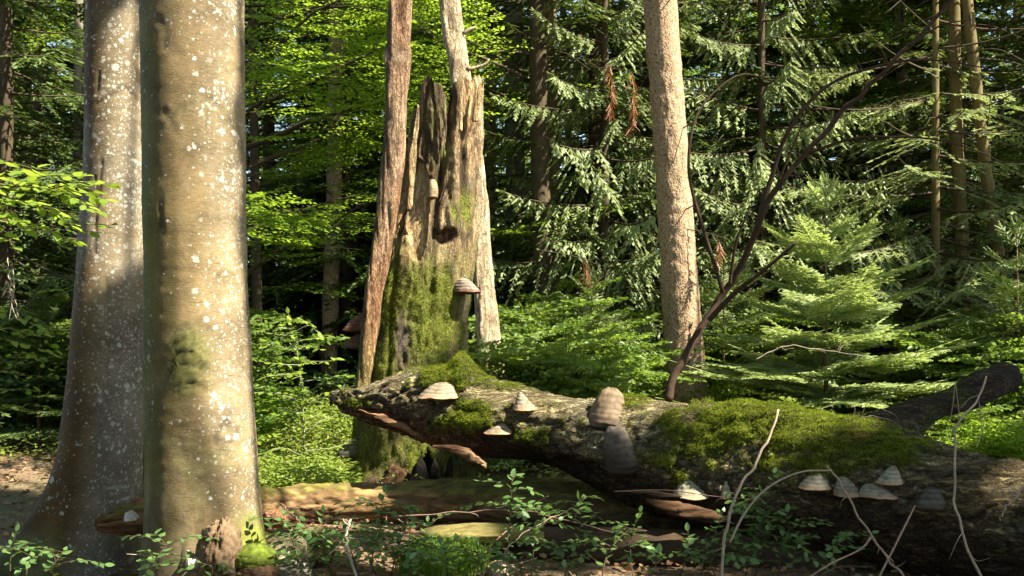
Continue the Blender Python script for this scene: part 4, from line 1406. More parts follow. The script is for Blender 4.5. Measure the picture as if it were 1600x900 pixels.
def close_grid(g, Pg, col, org):
    n, m = Pg.shape[:2]
    V = np.vstack([Pg.reshape(-1, 3), Pg[0].mean(0), Pg[-1].mean(0)]) - org
    K = np.vstack([col.reshape(-1, 3), col[0].mean(0), col[-1].mean(0)])
    g.add(V, grid_faces(n, m)[:, ::-1], None, K)
    j = np.arange(m); jn = (j + 1) % m
    g.faces(np.vstack([np.stack([np.full(m, n * m), j, jn], 1), np.stack([np.full(m, n * m + 1), (n - 1) * m + jn, (n - 1) * m + j], 1)]))


BIG = [(516, 612, 628, 7.35), (535, 610, 642, 7.3), (580, 598, 664, 7.2), (650, 582, 690, 7.1), (720, 578, 716, 6.95), (800, 600, 738, 6.8), (900, 620, 765, 6.6), (1000, 627, 800, 6.4), (1100, 630, 828, 6.2),
       (1200, 640, 850, 6.0), (1300, 652, 872, 5.85), (1400, 668, 890, 5.7), (1500, 696, 912, 5.55), (1600, 718, 940, 5.4), (1760, 745, 985, 5.2), (1980, 775, 1035, 5.0), (2250, 805, 1090, 4.8)]


def big_disp(p, T, r):
    x = p[..., 0]; py = HZ - (p[..., 2] - EYE) * F / p[..., 1]; px = 800 + x * F / p[..., 1]
    n1 = fbm(p * (1.5, 3, 3), 4, 201); n2 = fbm(p * (4, 12, 12), 4, 202); n3 = fbm(p * (12, 40, 40), 3, 203); n4 = fbm(p * 18, 3, 204)
    ridge = 1 - np.abs(fbm(p * (1.1, 12, 12), 3, 205)) * 2.4
    dr = .035 * n1 + .018 * n2 - .020 * sstep(.5, .95, ridge) - .010 * sstep(.45, .9, 1 - np.abs(fbm(p * (3.0, 24, 24), 3, 208)) * 2.4) + .010 * n3
    c = mixc((.46, .37, .19), (.22, .16, .075), .5 + .9 * n2 + .6 * sstep(1020, 1500, px) - .1)  # bark painted darker toward the right, where the log lies in shade
    c = mixc(c, (.05, .038, .022), sstep(.5, .95, ridge) * .7)
    c = mixc(c, (.40, .37, .27), sstep(.1, .6, n1 + .6 * n3) * .5)
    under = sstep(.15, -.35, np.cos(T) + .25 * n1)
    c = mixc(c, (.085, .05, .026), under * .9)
    # broken wood along the underside of the thin end
    bw = sstep(.0, -.35, np.cos(T) + .2 * n2) * sstep(820, 700, px) * (np.sin(T) > -.3)
    c = mixc(c, mixc((.34, .20, .10), (.20, .10, .05), .5 + n2), bw * .8)
    dr = dr + bw * .02 * fbm(p * (3, 30, 30), 3, 207)
    # hollow under the log, its shade painted near-black
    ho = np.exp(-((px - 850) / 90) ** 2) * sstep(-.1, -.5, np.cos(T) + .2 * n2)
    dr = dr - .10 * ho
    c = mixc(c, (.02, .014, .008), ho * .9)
    # moss cushions
    m = np.zeros_like(x)
    for a, b, w, h, k in ((722, 582, 62, 22, 1.5), (700, 600, 60, 14, .9), (790, 602, 36, 9, 1.1), (735, 645, 42, 32, 1.2), (690, 665, 34, 20, .6), (550, 628, 20, 10, 1.0), (838, 680, 32, 20, 1.2), (880, 656, 10, 6, .8), (848, 632, 30, 5, .6), (985, 630, 36, 12, .9),
                          (1170, 655, 90, 34, 1.4), (1270, 678, 120, 34, 1.3), (1120, 690, 110, 55, .8), (1350, 700, 120, 40, 1.0), (1250, 720, 120, 28, .7), (1050, 720, 60, 50, .5)):
        m = np.maximum(m, k * np.exp(-((px - a) / w) ** 2 - ((py - b) / h) ** 2))
    m = m * (np.sin(T) > -.95)
    m = np.clip(sstep(.22, .85, m + .55 * n2 + .40 * n4 + .15 * n1), 0, 1)
    back = (np.sin(T) < -.2)
    m = np.where(back, sstep(.0, .3, n1) * (np.cos(T) > .2), m)
    dr = dr + m * (.018 + .016 * n4 + .010 * n2)
    dr = dr + .10 * np.exp(-((px - 724) / 20) ** 2) * np.exp(-(T / .55) ** 2) * (T < 3.2) + .10 * np.exp(-((px - 724) / 20) ** 2) * np.exp(-((T - 2 * np.pi) / .55) ** 2)
    dr = dr + .06 * np.exp(-((px - 1190) / 90) ** 2) * np.exp(-((T - .45) / .5) ** 2)
    c = mixc(c, mixc(mixc((.045, .05, .010), (.11, .085, .03), sstep(.1, .5, n1)), (.20, .23, .018), .5 + 1.1 * n2), m * .93)
    red = np.exp(-((px - 1350) / 22) ** 2 - ((py - 685) / 10) ** 2)
    c = mixc(c, (.18, .09, .045), np.clip(red * (1 + n4), 0, .8))
    return dr, c, m


borg = np.array([*(P(1200, 745, 6.0)[:2]), 0])
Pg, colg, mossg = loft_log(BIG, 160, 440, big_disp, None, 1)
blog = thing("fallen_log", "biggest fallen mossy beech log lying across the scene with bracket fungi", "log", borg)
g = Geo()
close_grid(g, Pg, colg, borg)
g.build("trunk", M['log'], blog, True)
BIGP = Pg
rg = np.random.default_rng(78)
th_ = np.linspace(0, 2 * np.pi, 160, endpoint=False)
w = mossg ** 1.5 * (np.abs(th_ - .8) < 1.4)[None]
pt, nn = scatter_on_grid(Pg, w, 46000, rg)
cen = np.stack([pt[:, 0], np.interp(pt[:, 0], Pg[:, 0, 0], Pg.mean(1)[:, 1]), np.interp(pt[:, 0], Pg[:, 0, 0], Pg.mean(1)[:, 2])], -1)
nn = np.where(((pt - cen) * nn).sum(-1, keepdims=True) < 0, -nn, nn)
tag(moss_fibres(pt - borg, nn, rg, (.008, .021), .0026).build("moss", M['moss'], blog), kind="stuff")


def big_surface(px, py):
    """Point and outward normal of the big log's camera side at a pixel."""
    front_ = BIGP[:, 4:84]                     # the half that looks at the camera
    q_ = front_.reshape(-1, 3)
    sx = 800 + q_[:, 0] * F / q_[:, 1]; sy = HZ - (q_[:, 2] - EYE) * F / q_[:, 1]
    d = (sx - px) ** 2 + (sy - py) ** 2 + (q_[:, 1] - 4) * 6
    i = int(np.argmin(d))
    c_ = BIGP[i // 80].mean(0)
    return q_[i], nrm(q_[i] - c_)


# torn wood at the thin end
def plank(name, pts, Y, h, th, paint, parent, org, seed, seg=44, n=130):
    path = pxpath(pts, Y, n)
    t = np.linspace(0, 1, n)
    hh = np.interp(t, np.linspace(0, 1, len(h)), h)
    u = np.linspace(0, 2 * np.pi, seg, endpoint=False)
    ex, ey = np.sign(np.sin(u)) * np.abs(np.sin(u)) ** .7, np.sign(np.cos(u)) * np.abs(np.cos(u)) ** .7
    Pq = np.stack([np.broadcast_to(path[:, 0:1], (n, seg)), path[:, 1:2] - th * ex[None] * np.minimum(1, hh[:, None] / .04), path[:, 2:3] + hh[:, None] * ey[None]], -1)
    d = fbm(Pq * (3, 26, 26), 3, seed) * .018 + fbm(Pq * (4, 70, 70), 2, seed + 1) * .010
    Pq = Pq + d[..., None] * np.stack([0 * d, -np.broadcast_to(ex, d.shape), np.broadcast_to(ey, d.shape)], -1)
    g = Geo()
    close_grid(g, Pq, paint(Pq), org)
    return g.build(name, M['wood'], parent, True)


pw = lambda a, b, s_: (lambda p: mixc(a, b, (.5 + 1.6 * fbm(p * (2.5, 45, 45), 3, s_)).clip(0, 1.2)))
plank("splinter", [(676, 697), (705, 702), (735, 712), (760, 728)], 6.55, (.004, .022, .036, .02), .05, pw((.20, .125, .065), (.06, .03, .014), 3), blog, borg, 301)
plank("splinter", [(560, 640), (620, 662), (680, 690), (700, 700)], 6.95, (.006, .025, .03, .01), .06, pw((.18, .10, .048), (.07, .035, .016), 4), blog, borg, 302)
plank("splinter", [(1010, 782), (1060, 796), (1110, 808), (1135, 812)], 5.75, (.01, .04, .04, .01), .04, pw((.085, .042, .018), (.03, .016, .008), 5), blog, borg, 303)
plank("splinter", [(985, 768), (1030, 772), (1075, 778)], 5.85, (.01, .02, .01), .04, pw((.06, .032, .015), (.025, .015, .008), 6), blog, borg, 304)
# broken branch stub standing up at the back
g = Geo()
stub = pxpath([(1360, 690), (1420, 655), (1490, 625), (1545, 604), (1574, 591)], [6.1, 6.6], 40)
V, Fq, caps = tube(stub, (.14, .115, .10, .10, .10, .095), 60, .55, 9)
V[:2400] += .016 * fbm(V[:2400] * (8, 26, 26), 3, 14)[:, None] * np.array([1, -.5, 1.0])
cc = mixc((.10, .07, .035), (.03, .021, .012), .5 + fbm(V * (6, 14, 14), 3, 12))
cc = mixc(cc, (.08, .09, .015), sstep(.0, .4, fbm(V * 5, 3, 13)) * (V[:, 0] < stub[22, 0]))
g.add(V - borg, Fq, None, cc); g.faces(caps)
g.build("branch_stub", M['log'], blog, True)

# the lower, older log
LOW = [(148, 812, 826, 6.08), (168, 798, 838, 6.1), (230, 782, 838, 6.2), (330, 770, 826, 6.45), (410, 765, 818, 6.7), (480, 758, 818, 6.85), (560, 754, 820, 6.95), (660, 752, 822, 6.95), (760, 750, 826, 6.9), (880, 752, 840, 6.85), (1000, 758, 850, 6.75), (1130, 766, 860, 6.65)]


def low_disp(p, T, r):
    px = 800 + p[..., 0] * F / p[..., 1]
    n1 = fbm(p * (1.4, 3, 3), 4, 211); n2 = fbm(p * (3, 13, 13), 4, 212); n3 = fbm(p * (8, 44, 44), 3, 213); n4 = fbm(p * 18, 3, 214)
    dr = .022 * n1 + .014 * n2 + .006 * n3
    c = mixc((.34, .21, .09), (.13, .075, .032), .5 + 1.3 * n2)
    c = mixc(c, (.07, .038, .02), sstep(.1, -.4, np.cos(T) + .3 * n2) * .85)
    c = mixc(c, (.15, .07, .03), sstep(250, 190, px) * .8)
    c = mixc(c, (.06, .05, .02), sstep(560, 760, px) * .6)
    m = np.clip(sstep(.1, .5, .5 * sstep(.2, .9, np.cos(T)) + .7 * n1 + .3 * n4 - .25 + .35 * sstep(560, 700, px)), 0, 1) * sstep(-.6, 0, np.cos(T))
    c = mixc(c, mixc((.06, .07, .012), (.15, .15, .025), .5 + n4), m * .75)
    end = sstep(235, 165, px + 18 * fbm(np.stack([np.cos(T) * 3, np.sin(T) * 3, 0 * T], -1), 3, 217))
    dr = dr - end * (.03 + .05 * fbm(np.stack([np.cos(T) * 3, np.sin(T) * 3, px * .02], -1), 3, 216)) - .015 * sstep(.55, .95, 1 - np.abs(n2) * 2.4)
    c = mixc(c, (.06, .035, .018), sstep(.6, .95, 1 - np.abs(n2) * 2.4) * .7)
    return dr + m * .01, c, m


lorg = np.array([*(P(560, 790, 6.9)[:2]), 0])
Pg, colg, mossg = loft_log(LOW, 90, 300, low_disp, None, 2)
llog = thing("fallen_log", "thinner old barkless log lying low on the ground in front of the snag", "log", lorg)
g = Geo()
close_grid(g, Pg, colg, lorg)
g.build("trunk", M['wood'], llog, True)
LOWP = Pg
# added log filling the dark below the big log, and a rotting slab
for lab, st, colr in (("added dark log lying under the biggest log to fill its deep shade", [(640, 832, 862, 6.25), (700, 826, 872, 6.2), (820, 824, 880, 6.1), (960, 826, 890, 6.0), (1150, 832, 905, 5.9), (1330, 845, 915, 5.8)], ((.055, .034, .018), (.025, .016, .009))),
                      ("flat mossy slab of rotten wood in front of the low log", [(655, 828, 834, 6.0), (690, 822, 842, 6.0), (740, 819, 846, 6.0), (800, 822, 848, 6.0), (850, 832, 846, 6.0)], ((.24, .19, .07), (.09, .085, .018)))):
    Pg, colg, _ = loft_log(st, 50, 120, lambda p, T, r: (.02 * fbm(p * (3, 9, 9), 4, 221) + .008 * fbm(p * (8, 40, 40), 3, 222), mixc(colr[0], colr[1], .5 + fbm(p * (4, 14, 14), 3, 223)), r * 0), None, 3)
    o = np.array([*Pg.mean((0, 1))[:2], 0])
    if "slab" in lab:
        Pg[..., 1] = Pg[:, :, 1].mean(1, keepdims=True) + (Pg[..., 1] - Pg[:, :, 1].mean(1, keepdims=True)) * 2.2
    g = Geo()
    close_grid(g, Pg, colg, o)
    ob = g.build("shade_fill_log" if "log lying" in lab else "wood_slab", M['wood'], None, True, o)
    tag(ob, lab, "log" if "log lying" in lab else "dead wood")


# ------------------------------------------------------------------ bracket fungi
def bracket(label, pos, w, h, d, yaw=0.0, roll=0.0, pitch=0.0, top=(.42, .36, .28), rimc=(.30, .19, .11), under=(.20, .10, .06), hoof=.6, seed=0, bands=5, group="bracket fungi"):
    """Half-round shelf: back against the wood (+Y local), cap ridged in growth bands, pore surface below."""
    root = thing("bracket_fungus", label, "fungus", pos, group)
    root.rotation_euler = (pitch, roll, yaw)
    na, nt_ = 56, 46
    a = np.linspace(-.08 * np.pi, 1.08 * np.pi, na)
    t = np.linspace(0, 1, nt_)
    ridge = np.sin(t * bands * 2 * np.pi) * .012 * np.sin(np.pi * t) ** .5 + .03 * np.floor(t * bands + .3 * math.sin(seed)) / bands
    dome = hoof < .5
    rad = .12 + .88 * (np.sin(t * np.pi / 2) ** .75 if dome else t ** hoof) + ridge * (.5 if dome else 1)
    rad = rad * (1 - (.10 if dome else .0) * sstep(.85, 1, t))
    rad = rad / rad[-1]
    A, Tt = np.meshgrid(a, t)
    Rr = rad[:, None] * (1 + .13 * fbm(np.stack([np.cos(A) * 1.1, np.sin(A) * 1.6, Tt * 1.4 + seed], -1), 4, seed))
    X = -np.cos(A) * Rr * w / 2
    Yy = -np.sin(A) * Rr * d
    skew = math.sin(seed * 2.7) * .22
    Zz = (h * (np.cos(Tt * np.pi / 2) ** .9 if dome else 1 - Tt ** 1.25)) + .04 * h * fbm(np.stack([A * 1.5, Tt * 3, 0 * A + seed], -1), 3, seed + 2) * Tt
    X = X + skew * w * (Zz / h)
    Yy = Yy + .25 * d * (Zz / h)
    pc = np.stack([X, Yy, Zz], -1)
    nb = .5 + .5 * np.sin(Tt * bands * 2 * np.pi + 1.2 + .8 * fbm(np.stack([A * 2, Tt * 2, 0 * A], -1), 2, seed))
    cc = mixc(np.array(top) * (.62 if dome else .72), np.array(top) * 1.05, nb)
    if dome: cc = mixc(cc, np.array(top) * .35, sstep(.45, .9, Tt + .25 * np.cos(A)) * .8)
    cc = mixc(cc, rimc, sstep(.80, .95, Tt))
    st_ = fbm(pc * 38 + seed, 4, seed + 5)
    cc = mixc(cc, np.array(top) * (.42, .40, .30), sstep(.0, .5, st_) * .75)
    pc = pc + (.03 * w * fbm(pc * 14 + seed, 3, seed + 6))[..., None] * np.array([.5, .5, 1.0])
    g = Geo()
    g.add(pc.reshape(-1, 3), grid_faces(nt_, na, False), None, cc.reshape(-1, 3))
    # close the back
    b0 = g.n
    g.add(np.vstack([pc[:, 0], pc[:, -1]]) + (0, .04, 0), np.stack([np.arange(nt_ - 1), np.arange(1, nt_), nt_ + np.arange(1, nt_), nt_ + np.arange(nt_ - 1)], 1), None, top)
    g.build("cap", M['fungus'], root, True)
    tu = np.linspace(0, 1, 12)
    A2, U = np.meshgrid(a, tu)
    e = pc[-1][None] * np.array([1, 1, 1])
    pu = np.stack([e[..., 0] * (1 - .96 * U), e[..., 1] * (1 - .96 * U), e[..., 2] - .10 * h * np.sin(U * np.pi * .5) * (U > 0) - .05 * h * (U > .05)], -1)
    cu = mixc(rimc, under, sstep(0, .2, U))
    g = Geo()
    g.add(pu.reshape(-1, 3), grid_faces(12, na, False)[:, ::-1], None, cu.reshape(-1, 3))
    g.build("pore_surface", M['fungus'], root, True)
    return root


def px_m(n, Y): return n * Y / F


def on_big(label, px, py_bottom, wpx, hpx, d=.9, yaw=None, push=.02, **kw):
    """On the big log: bottom middle at the pixel."""
    s_, nr_ = big_surface(px, py_bottom - hpx * .05)
    z = EYE + (HZ - py_bottom) * s_[1] / F
    pos = np.array([(px - 800) * s_[1] / F, s_[1] + .02 - push, z])
    return bracket(label, pos, px_m(wpx, s_[1]), px_m(hpx, s_[1]), px_m(wpx, s_[1]) * .5 * d, 0 if yaw is None else yaw, **kw)


CREAM = (.23, .18, .125)
on_big("wide flat pale bracket fungus on the moss at the thin end of the log", 688, 620, 68, 23, 1.0, top=CREAM, seed=1)
on_big("small pale pointed bracket fungus on the sunlit top of the log", 819, 639, 38, 26, .9, push=.04, top=CREAM, hoof=1.2, seed=2)
on_big("pale fan shaped bracket fungus beside the moss tuft, below the pointed one", 780, 676, 50, 22, .9, top=CREAM, hoof=1.1, seed=3, under=(.12, .06, .04))

def hoof(label, px, py_bottom, wpx, hpx, dpx, roll, yaw, skew, c0, c1, dark, seed):
    """Old hoof fungus: narrow apex, swelling growth zones, pore surface tucked under the lower edge."""
    s_, _n = big_surface(px, py_bottom - hpx * .45)
    Yd = s_[1]
    root = thing("bracket_fungus", label, "fungus", ((px - 800) * Yd / F, Yd + .035, EYE + (HZ - py_bottom) * Yd / F), "bracket fungi")
    root.rotation_euler = (0, roll, yaw)
    w, h, d = px_m(wpx, Yd), px_m(hpx, Yd), px_m(dpx, Yd)
    u = np.linspace(-.10 * np.pi, 1.10 * np.pi, 64)
    def surf(t):
        U, Tt = np.meshgrid(u, t)
        zone = np.floor(Tt * 7 + .25 * fbm(np.stack([U, Tt * 2, 0 * U + seed], -1), 2, seed)) / 7
        wd = w / 2 * (np.interp(Tt, [0, .08, .3, .6, .85, 1], [.30, .62, .88, 1.0, .90, .60]))
        dd = d * (np.interp(Tt, [0, .1, .4, .75, .9, 1], [.05, .32, .70, 1.0, .86, .35])) * (1 + .012 * np.sin(Tt * 52) + .07 * fbm(np.stack([U * 1.2, Tt * 4, 0 * U + seed], -1), 3, seed + 7))
        nn_ = 1 + .07 * fbm(np.stack([np.cos(U) * 1.3, np.sin(U) * 1.3, Tt * 2.2 + seed], -1), 3, seed)
        X = -np.cos(U) * wd * nn_ + skew * w * (.5 - Tt) + .10 * w * np.sin(3 * Tt)
        Yy = -np.sin(U) * dd * nn_
        Z = h * (1 - Tt) - .16 * h * (1 - np.sin(U).clip(0)) * Tt * (1 - Tt) * 2 + .03 * h * fbm(np.stack([U * 2, Tt * 3, 0 * U + seed], -1), 3, seed + 1)
        b = .5 + .5 * np.sin(Tt * 52 + 1.5 * fbm(np.stack([U * 1.5, Tt * 2, 0 * U + 3], -1), 2, seed))
        cc = mixc(c0, c1, np.clip(.28 * b + .9 * fbm(np.stack([X, Yy, Z], -1) * 40, 4, seed + 2) + .2, 0, 1))
        cc = mixc(cc, dark, sstep(.42, .80, Tt + .22 * np.cos(U) * np.sign(-skew)) * .85)
        return np.stack([X, Yy, Z], -1), cc
    for nm, t in (("cap", np.linspace(0, .86, 70)), ("pore_surface", np.linspace(.86, 1, 12))):
        V, K = surf(t)
        if nm == "pore_surface":
            K = K * 0 + np.array(dark) * .8
            V = np.concatenate([V, (V[-1:] * .2 + V[-1:].mean(1, keepdims=True) * .8 + (0, .02, 0))])
            K = np.concatenate([K, K[-1:]])
        g = Geo()
        g.add(V.reshape(-1, 3), grid_faces(len(V), 64, False), None, K.reshape(-1, 3))
        g.build(nm, M['fungus'], root, True)
    return root


hoof("large upright hoof fungus with tan bands rising above the log's top edge", 938, 678, 60, 74, 44, math.radians(14), .30, .16, (.17, .12, .075), (.08, .053, .032), (.03, .019, .012), 4)
hoof("dark grey hoof fungus hanging on the shaded side of the log", 970, 745, 52, 80, 40, math.radians(-6), .35, -.14, (.125, .10, .08), (.06, .048, .038), (.035, .026, .02), 5)
on_big("white bracket fungus shaped like a shallow pyramid low on the shaded log", 1081, 775, 58, 30, .9, top=(.30, .265, .18), rimc=(.28, .235, .15), hoof=1.15, seed=6, bands=4)
on_big("tiny greenish bracket fungus right of the white pyramid shaped one", 1135, 778, 20, 26, .8, top=(.30, .28, .18), hoof=.9, seed=7, bands=3)
on_big("grey banded bracket fungus first in the row of four below the moss", 1275, 762, 52, 27, .85, top=(.23, .20, .15), hoof=.75, seed=8)
on_big("grey banded bracket fungus in the middle of the row under a dead stick", 1326, 772, 50, 29, .85, push=.03, top=(.21, .185, .135), hoof=.9, seed=9, bands=6)
on_big("pale bracket fungus topmost at the end of the row of four", 1388, 754, 40, 26, .85, push=.03, top=(.25, .225, .17), hoof=.9, seed=10)
on_big("low wide grey bracket fungus lowest at the end of the row of four", 1374, 776, 62, 20, .7, top=(.23, .20, .15), hoof=.8, seed=11, bands=4)
on_big("blackish bracket fungus in deep shade right of the row of four", 1452, 792, 52, 40, .7, top=(.08, .07, .06), rimc=(.06, .05, .04), hoof=.6, seed=12)


def on_snag(label, px, py_bottom, wpx, hpx, Y, yaw, **kw):
    p_ = P(px, py_bottom, Y)
    return bracket(label, p_, px_m(wpx, Y), px_m(hpx, Y), px_m(wpx, Y) * .75, yaw, **kw)


on_snag("dark shelf fungus jutting from the right edge of the snag", 728, 456, 38, 22, 8.25, math.radians(50), top=(.22, .17, .13), rimc=(.17, .08, .06), under=(.09, .035, .03), seed=20, hoof=.55)
on_snag("pale cone shaped fungus on the bare scar of the snag", 675, 308, 17, 28, 8.06, 0, top=(.26, .20, .115), rimc=(.22, .16, .09), under=(.12, .08, .04), seed=21, hoof=.45, bands=9)
on_snag("upper dark bracket fungus on the left flank of the snag", 560, 516, 34, 24, 8.45, math.radians(-80), top=(.16, .07, .04), rimc=(.12, .05, .03), under=(.06, .03, .02), seed=22, hoof=.5)
on_snag("lower dark bracket fungus beneath another on the snag's left flank", 562, 542, 36, 22, 8.45, math.radians(-80), top=(.12, .06, .035), rimc=(.09, .04, .025), under=(.05, .025, .02), seed=23, hoof=.5)
on_snag("black bracket fungus near the foot of the snag below the log tip", 556, 710, 42, 30, 8.35, math.radians(-65), top=(.10, .09, .08), rimc=(.05, .04, .035), under=(.03, .02, .02), seed=24, hoof=.55)
_s = bracket("pinkish white fungus on the broken end of the low log", P(204, 812, 5.93), px_m(20, 6), px_m(12, 6), .04, 0, top=(.58, .50, .46), rimc=(.6, .5, .45), seed=25)

# ------------------------------------------------------------------ lumps of rotten wood at the foot of the front beech
def lump(name, label, cat, px, py, Y, w, h, d, colf, seed, rough=.3, mat='lump'):
    n, m = 60, 90
    v = np.linspace(0, np.pi, n)[:, None]; u = np.linspace(0, 2 * np.pi, m, endpoint=False)[None]
    dv = np.stack([np.sin(v) * np.cos(u), np.sin(v) * np.sin(u), np.cos(v) * np.ones_like(u)], -1)
    r_ = 1 + rough * fbm(dv * 1.6 + seed, 4, seed) + rough * .55 * (1 - 2 * np.abs(fbm(dv * (4, 4, 2.0) + seed, 4, seed + 1))) + rough * .22 * fbm(dv * 14, 3, seed + 3)
    p_ = dv * r_[..., None] * np.array([px_m(w, Y) / 2, d / 2, px_m(h, Y) / 2])
    o = P(px, py, Y)
    g = Geo()
    g.add(p_.reshape(-1, 3), grid_faces(n, m)[:, ::-1], None, colf(p_ + o, dv).reshape(-1, 3))
    return tag(g.build(name, M[mat], None, True, o), label, cat)


lc = lambda a, b, s_, k=12: (lambda p, dv: mixc(a, b, .5 + .9 * fbm(p * k, 4, s_)))
lump("wood_lump", "pale pinkish broken root knob against the thickest trunk", "dead wood", 344, 862, 5.12, 58, 92, .26, lc((.21, .14, .08), (.07, .042, .022), 1), 2, .4)
lump("moss_cushion", "rounded bright green moss cushion at the foot of the thickest trunk", "moss", 398, 872, 5.15, 66, 40, .26, lc((.13, .16, .015), (.05, .07, .008), 2, 30), 3, .14)
lump("wood_lump", "brown hollow wood chunk under the green moss cushion", "dead wood", 398, 896, 5.1, 62, 34, .2, lc((.22, .12, .06), (.07, .04, .02), 3), 4)
lump("stone", "pale tan rounded rock beside the mossy foot of the thickest trunk", "rock", 450, 866, 5.6, 66, 56, .3, lc((.38, .30, .19), (.20, .17, .10), 4), 5, .18)
lump("stone", "grey rock half hidden beneath the pale tan one", "rock", 446, 898, 5.35, 80, 40, .3, lc((.17, .15, .11), (.09, .08, .05), 5), 6, .18)
lump("wood_lump", "reddish brown rotten block propping the low log next to the trunk", "dead wood", 440, 808, 6.4, 52, 30, .25, lc((.28, .14, .07), (.12, .06, .03), 6), 7)
lump("wood_lump", "dark mossy wood chunk right of the pale rock", "dead wood", 492, 862, 5.7, 52, 48, .25, lc((.13, .08, .04), (.06, .06, .015), 7), 8)
lump("wood_lump", "thin reddish broken block behind the low log's end", "dead wood", 218, 800, 6.3, 34, 40, .2, lc((.26, .11, .05), (.12, .06, .03), 8), 9)
lump("stone", "small pale stone lying in the sun at the bottom edge", "rock", 782, 890, 5.4, 40, 22, .15, lc((.40, .31, .19), (.2, .14, .08), 9), 10)
lump("stone", "white chip of wood on the ground before the thickest trunk", "wood chip", 302, 880, 5.05, 22, 14, .06, lc((.5, .47, .40), (.4, .36, .3), 9), 11)
lump("wood_lump", "small mossy hump beneath the grass tuft", "moss", 700, 874, 5.75, 96, 40, .4, lc((.11, .135, .015), (.06, .07, .012), 10, 25), 12, .14)


# ------------------------------------------------------------------ dead branches and sticks
def stick(label, pts, Y, r0_, r1_, col, forks=(), name="dead_stick", cat="stick", seg=8, group=None, n=34):
    path = pxpath(pts, Y, n)
    o = path[0].copy()
    root = thing(name, label, cat, o, group)
    if name == "dead_stick": r0_, r1_ = r0_ * .62, r1_ * .55
    path = path + .012 * np.stack([vnoise(np.stack([np.arange(n) * .45 + 40 * k, 0 * path[:, 0] + pts[0][0], 0 * path[:, 0]], -1), 3) for k in range(3)], -1) * np.linspace(0, 1, n)[:, None] ** .3
    path = path + .004 * np.stack([fbm(np.stack([path[:, 2] * 9, 0 * path[:, 0], path[:, 0] * 9 + k], -1), 2, 7) for k in range(3)], -1) * (1 + 60 * r0_)
    g = Geo()
    add_tube(g, path - o, (r0_, (r0_ + r1_) * .52, r1_), seg, .22, 4, None, col)
    g.build("stem", M['stick'], root, True)
    rk = np.random.default_rng(int(pts[0][0]))
    for k in range(4 if name == "dead_stick" else 9):
        i_ = int(rk.uniform(.15, .95) * (n - 2))
        t_ = nrm(path[i_ + 1] - path[i_])
        dv = nrm(np.cross(t_, rk.normal(size=3)) + t_ * rk.uniform(.2, .9)) * rk.uniform(.04, .16 if name == "dead_stick" else .35)
        q_ = path[i_] - o
        g = Geo()
        add_tube(g, catmull([q_, q_ + dv * .5 + rk.normal(size=3) * .012, q_ + dv + rk.normal(size=3) * .02], 8), (.0032, .0012), 5, 0, 0, None, col)
        g.build("twig", M['stick'], root, True)
    for (fp, fy, a, b) in forks:
        a, b = (a * .72, b * .72) if name == "dead_stick" else (a, b)
        g = Geo()
        add_tube(g, pxpath(fp, fy, 30) - o, (a, (a + b) / 2, b), seg, .18, 5, None, col)
        g.build("side_branch", M['stick'], root, True)
    return root


DK, RD, PB = (.042, .024, .013), (.16, .065, .04), (.32, .24, .17)
stick("dark dead sapling arching up and right from the top of the log", [(1043, 626), (1052, 592), (1074, 548), (1100, 508), (1130, 460), (1165, 400), (1196, 325), (1240, 262), (1300, 192), (1352, 140), (1420, 72), (1495, -8), (1560, -90)],
      [6.45, 6.6, 6.3, 6.0], .029, .009, DK,
      [([(1108, 500), (1150, 456), (1190, 425), (1246, 378)], [6.5, 6.2], .020, .009), ([(1183, 350), (1205, 280), (1232, 205), (1290, 136), (1380, 101), (1460, 94), (1540, 106)], [6.55, 6.5], .018, .004),
       ([(1262, 240), (1330, 217), (1400, 214), (1460, 218), (1530, 237), (1605, 275)], [6.45, 6.3], .010, .003), ([(1130, 458), (1106, 380), (1082, 300), (1076, 250), (1085, 190), (1112, 148), (1160, 116), (1214, 130), (1220, 140)], [6.55, 6.9], .014, .003),
       ([(1140, 445), (1150, 380), (1170, 330)], [6.5, 6.4], .012, .005), ([(1210, 298), (1245, 215), (1262, 170)], [6.5, 6.3], .008, .003), ([(1500, 228), (1540, 195), (1548, 150)], [6.35, 6.3], .004, .002), ([(1450, 215), (1500, 180), (1530, 130)], [6.35, 6.3], .004, .002),
       ([(1090, 330), (1110, 300), (1120, 260)], [6.7, 6.6], .005, .002), ([(1420, 72), (1470, 40), (1520, 30)], [6.1, 6.0], .008, .003)], "dead_sapling", "dead tree", 12, n=80)
stick("pale straight dead stick leaning steeply before the mossy log", [(1216, 640), (1200, 690), (1176, 730), (1142, 790), (1133, 840), (1130, 920)], [5.1, 4.9], .010, .014, PB, [([(1300, 735), (1250, 738), (1200, 762), (1165, 800), (1140, 848)], [5.0, 4.95], .005, .009)])
stick("tall crooked pale stick leaning against the broken branch stub", [(1541, 588), (1528, 628), (1502, 652), (1490, 700), (1493, 780), (1508, 840), (1540, 915)], [5.35, 5.0], .008, .012, PB, [([(1530, 628), (1534, 670), (1526, 700)], [5.3, 5.25], .004, .002), ([(1500, 655), (1493, 600), (1490, 625), (1480, 690)], [5.3, 5.3], .003, .002)])
stick("reddish brown forked stick bent over below the row of fungi", [(1293, 728), (1310, 752), (1332, 785), (1362, 838), (1385, 870), (1412, 905)], [5.05, 4.9], .008, .011, (.28, .19, .13), [([(1362, 838), (1345, 858), (1300, 880), (1260, 905)], [5.0, 4.9], .008, .005), ([(1430, 790), (1400, 850), (1372, 905)], [5.15, 5.0], .006, .008)])
stick("pale stick slanting in at the picture's right edge", [(1612, 740), (1590, 770), (1570, 796), (1560, 812)], [5.0, 5.0], .010, .005, PB)
